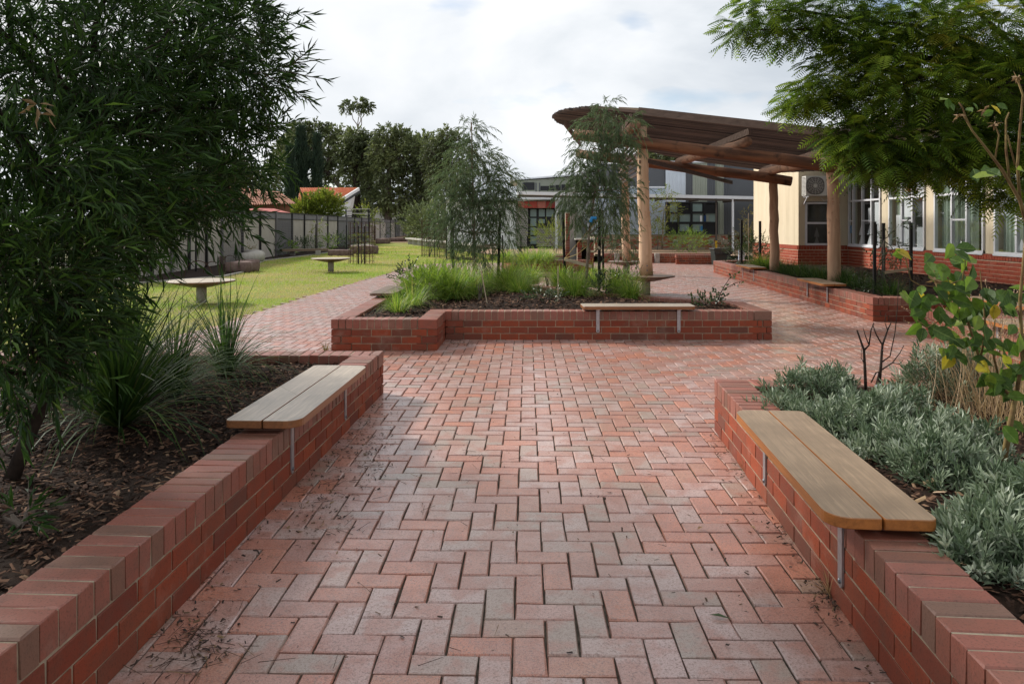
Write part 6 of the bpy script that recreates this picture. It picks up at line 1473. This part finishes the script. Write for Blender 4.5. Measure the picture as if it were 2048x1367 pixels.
# ------------------------------------------------------------------ middle distance: plants, seat, brick oven, bin
bush('rounded green bush in front of the breeze block screen', tuple(AT(1108, 500, 30)), .95, 240, 'lf_yel', .08, .02, h=.6, tl=.35, nl=12, tone=1.5)
bush('spreading green bush on the gravel bed against the brick base', tuple(AT(1378, 503, 33)), .95, 300, 'lf_lime', .08, .014, h=.45, tl=.35, nl=12, tone=1.5)
bush('green bush left of the pale pergola log on the gravel bed', tuple(AT(1225, 500, 32)), .8, 180, 'lf_dark', .10, .02, h=.6, tl=.4, tone=1.5)
bush('small shrub right of the pergola log on the gravel bed', tuple(AT(1315, 500, 34)), .55, 80, 'lf_yel', .08, .03, h=.6, tl=.3, stemh=.3)
p = AT(1324, 498, 34.5); tree('small_tree', 'yellowing crepe myrtle with several thin stems before the dark window', 'tree', tuple(p), [(p, .05), (p+Vector((.05, 0, 1.1)), .04)],
     [cl(1305, 425, 34.5, (.35, .35, .5), 50), cl(1330, 410, 34.5, (.45, .4, .55), 70), cl(1350, 420, 34.5, (.3, .3, .4), 34), cl(1318, 450, 34.5, (.35, .3, .3), 26), cl(1335, 385, 34.5, (.35, .3, .25), 26)], 'lf_yel', .3, 9, .07, .035, .1, 'bark_pale', twr=.006, r0=.035)
p = AT(1520, 520, 27); tree('small_tree', 'olive and rust coloured small tree beside the cream wall', 'tree', tuple(p), [(p, .05), (p+Vector((.05, 0, 1.1)), .04)],
     [cl(1505, 440, 27, (.4, .35, .5), 90), cl(1530, 430, 27, (.35, .4, .5), 80), cl(1490, 475, 27, (.35, .3, .4), 70), cl(1525, 480, 27, (.35, .3, .4), 70)], 'lf_autumn', .25, 10, .06, .022, .1, 'bark_grey', twr=.005, r0=.03)
bush('green shrub between the bin and the far timber bench', tuple(AT(1488, 535, 22.5)), .62, 170, 'lf_dark', .07, .022, h=.45, tl=.3, nl=11, stemh=.05, tone=1.5)
bush('leafy green shrub behind the far timber bench by the stakes', tuple(AT(1520, 530, 22)), .45, 120, 'lf_strap', .08, .02, h=.4, tl=.3, nl=11, tone=1.5)
stake('black stake behind the far timber bench, left of two', 1483, 525, 440, 0, 'black', .03, Y=22.0)
stake('black stake behind the far timber bench, right of two', 1520, 525, 442, 0, 'black', .03, Y=21.5)
stake('thin bamboo cane between the two stakes behind the far bench', 1497, 520, 426, 0, 'cane', .008, Y=21.8)
for k, (px, py, r) in enumerate(((1538, 540, .4), (1572, 548, .45), (1600, 554, .5), (1632, 560, .45), (1518, 538, .35))):
    v = G(px, py, .33); tuft(['dense green grass clump in the long planter left of the far right log post', 'green grass clump right of the far right log post', 'green grass clump behind the near long bench', 'green grass clump between the long bench and the near right post', 'green grass clump just behind the far timber bench'][k], (v.x+.25, v.y+.3, .33), 420, .42, .009, 'lf_strap' if k == 0 else 'lf_grass' if k == 4 else 'lf_strap', bend=1.9, tilt=.3, base=r)
for k, (px, py) in enumerate(((1700, 572), (1735, 578), (1790, 590), (1690, 560))):
    v = G(px, py, .33); tuft(['dark grass tussock just right of the near right log post', 'dark grass tussock at the foot of the three stakes', 'dark grass tussock at the right of the three stakes', 'dark grass tussock behind the near right log post'][k], (v.x, v.y+.15, .33), 260, .40, .008, 'lf_strap', bend=1.8, tilt=.35, base=.25)
p = G(1768, 585, .33); tree('shrub', 'staked evergreen shrub with tan tips in the long planter', 'shrub', tuple(p), [(p, .02), (p+Vector((0, 0, .9)), .014)],
     [cl(1775, 490, p.y, (.22, .2, .28), 30), cl(1795, 505, p.y, (.24, .2, .2), 26), cl(1745, 530, p.y, (.2, .2, .22), 22), cl(1790, 460, p.y, (.14, .2, .16), 10), cl(1750, 575, p.y, (.35, .3, .12), 60)], 'lf_dark', .18, 8, .05, .022, .1, 'bark_grey', twr=.003, r0=.015)
for k, (px, pt_) in enumerate(((1749, 443), (1767, 446), (1822, 445))): stake('black stake in the long planter before the windows, %s of three' % ('left', 'middle', 'right')[k], px, 590-k*2, pt_, .3, 'black', .022)
q = MB().beam(AT(1770, 545, 12.2), AT(1824, 537, 12.2), .006, .045); tag(part('tree_tie', q, 'strap', None), 'webbing tie sagging between the stakes in front of the windows', 'tie')
for k, (px, py) in enumerate(((1050, 530), (1075, 528), (1012, 527), (1095, 525))):
    v = G(px, py, .33); tuft(['bright grass tuft behind the grey seat in the brick planter', 'bright grass tuft in the middle of the brick planter behind the seat', 'bright grass tuft at the left end of the planter behind the seat', 'bright grass tuft at the right of the planter behind the seat'][k], (v.x, v.y+.5, .33), 240, .5, .012, 'lf_grass', bend=1.8, base=.25)
# grey plastic seat
st_ = thing('plastic_seat', 'grey moulded plastic seat on a single post facing right', 'seat', (.44, 23.0, 0))
ps = [(1031, 496), (1035, 503), (1040, 516), (1046, 523), (1058, 524.5), (1072, 521)]
prof = [AT(px, py, 23.0) for px, py in ps]; V = []; Fq = []
for off in (0, .03):
    for k, p in enumerate(prof):
        for j in range(5): w_ = (-.24+.12*j)*(.85 if k == 0 else 1); V.append((p.x+off*.7, p.y+w_, p.z-off+(.025*abs(j-2)/2)))
m = len(prof)
for k in range(m-1):
    for j in range(4): a = k*5+j; Fq += [(a, a+1, a+6, a+5), (a+m*5, a+m*5+5, a+m*5+6, a+m*5+1)]
for k in range(m-1):
    for j in (0, 4): a = k*5+j; Fq.append((a, a+5, a+5+m*5, a+m*5))
for j in range(4): Fq += [(j, j+m*5, j+1+m*5, j+1), ((m-1)*5+j, (m-1)*5+j+1, (2*m-1)*5+j+1, (2*m-1)*5+j)]
part('shell', MB().add(V, Fq), 'seat_grey', st_, True)
part('post', MB().lathe([(.05, 0), (.05, prof[3].z-.02)], 12, (prof[4].x, 23.0, 0)), 'concrete', st_)
# brick oven and column
ov = thing('brick_barbecue', 'brick barbecue with a pale slab top and dark opening', 'barbecue', (2.5, 24.3, 0)); YO = 24.2
def XO(px): return (px-1024)*YO/F
def ZO(py): return CH-(py-HY)*YO/F
x0, x1 = XO(1155), XO(1188); zt_ = ZO(480); q = MB(); q.box(x0+.006, XO(1163), YO+.006, YO+.7, 0, zt_); q.box(XO(1180), x1-.006, YO+.006, YO+.7, 0, zt_); q.box(x0+.006, x1-.006, YO+.4, YO+.7, 0, zt_); q.box(x0+.006, x1-.006, YO+.006, YO+.7, ZO(495), zt_); part('mortar', q, 'mortar', ov)
items = []; nC = int((zt_-.02)/.086)
for c in range(nC):
    z = .043+c*.086; s = x0+(0 if c % 2 else -.12)
    while s < x1-.02:
        a, b = max(s, x0), min(s+.24, x1)
        op = (XO(1163), XO(1180)); 
        if z < ZO(495):
            if a < op[0] < b: b = op[0]
            elif a < op[1] < b: a = op[1]
            elif a >= op[0] and b <= op[1]: s += .24; continue
        if b-a > .03: items.append(('s', ((a+b)/2, YO+.055, z), 0, (b-a-.01)/.23, 0, 0))
        s += .24
place_bricks(ov, items)
part('inner_lining', MB().box(XO(1163), XO(1180), YO+.35, YO+.39, 0, ZO(495)), 'charred', ov)
part('top_slab', MB().prism([(x0-.06, YO-.04), (x1+.03, YO-.04), (x1+.03, YO+.74), (x0-.06, YO+.74)], zt_+.001, zt_+.05, .008), 'pale_concrete', ov)
part('hearth_slab', MB().prism([(x0-.03, YO-.45), (x1+.3, YO-.45), (x1+.3, YO), (x0-.03, YO)], 0, .07, .01), 'rock', ov)
cm = thing('brick_chimney', 'square column, brick on one side and grey concrete on the other, beside the barbecue', 'column', (2.1, 24.9, 0))
part('concrete_face', MB().box(XO(1143), XO(1157), YO+.75, YO+1.15, 0, ZO(424)), 'concrete', cm)
q = MB().box(XO(1135)+.006, XO(1143)-.002, YO+.75, YO+1.15, 0, ZO(424)); part('mortar', q, 'mortar', cm)
items = [('s', ((XO(1135)+XO(1143))/2, YO+.75+.05, .043+c*.086), 0, (XO(1143)-XO(1135)-.004)/.23, 0, 0) for c in range(int(ZO(424)/.086))]; place_bricks(cm, items)
bn = thing('rubbish_bin', 'dark green rubbish bin with a black bag liner beside the long planter', 'bin', (8.2, 27.2, 0)); YN = 27.2
def XN(px): return (px-1024)*YN/F
q = MB(); xa, xb = XN(1429), XN(1462); zt_ = CH-(500-HY)*YN/F
q.add([(xa+.05, YN, .02), (xb-.05, YN, .02), (xb-.05, YN+.55, .02), (xa+.05, YN+.55, .02), (xa, YN-.03, zt_), (xb, YN-.03, zt_), (xb, YN+.6, zt_), (xa, YN+.6, zt_)], [(0, 3, 2, 1), (0, 1, 5, 4), (1, 2, 6, 5), (2, 3, 7, 6), (3, 0, 4, 7), (4, 5, 6, 7)]); part('body', q, 'bin', bn)
q = MB().prism([(xa-.04, YN-.08), (xb+.04, YN-.08), (xb+.04, YN+.65), (xa-.04, YN+.65)], zt_+.001, zt_+.06, .02); part('rim', q, 'bin', bn)
V = []; Fq = []
for k in range(25):
    x = xa-.03+(xb-xa+.06)*k/24; V += [(x, YN-.09, zt_+.07), (x, YN-.11-.01*(k % 2), zt_-.10-.07*random.random())]
    if k: Fq.append((2*k-2, 2*k-1, 2*k+1, 2*k))
part('bag_liner', MB().add(V, Fq), 'bin_bag', bn)
q = MB().box(XN(1464), XN(1477), 26.4, 26.45, 0, .62); tag(part('panel_board', q, 'clad_blue', None), 'pale blue board leaning in the shrubs right of the bin', 'board')
o = part('plant_label', MB().add([AT(1750, 769, 4.9), AT(1763, 766, 4.9), AT(1765, 778, 4.9), AT(1752, 781, 4.9), AT(1750, 769, 4.905), AT(1763, 766, 4.905), AT(1765, 778, 4.905), AT(1752, 781, 4.905)], [(0, 1, 2, 3), (7, 6, 5, 4), (0, 4, 5, 1), (1, 5, 6, 2), (2, 6, 7, 3), (3, 7, 4, 0)]), 'paper', None); tag(o, 'small white plastic plant label at the foot of the bare rose', 'label')
bpy.context.view_layer.update()
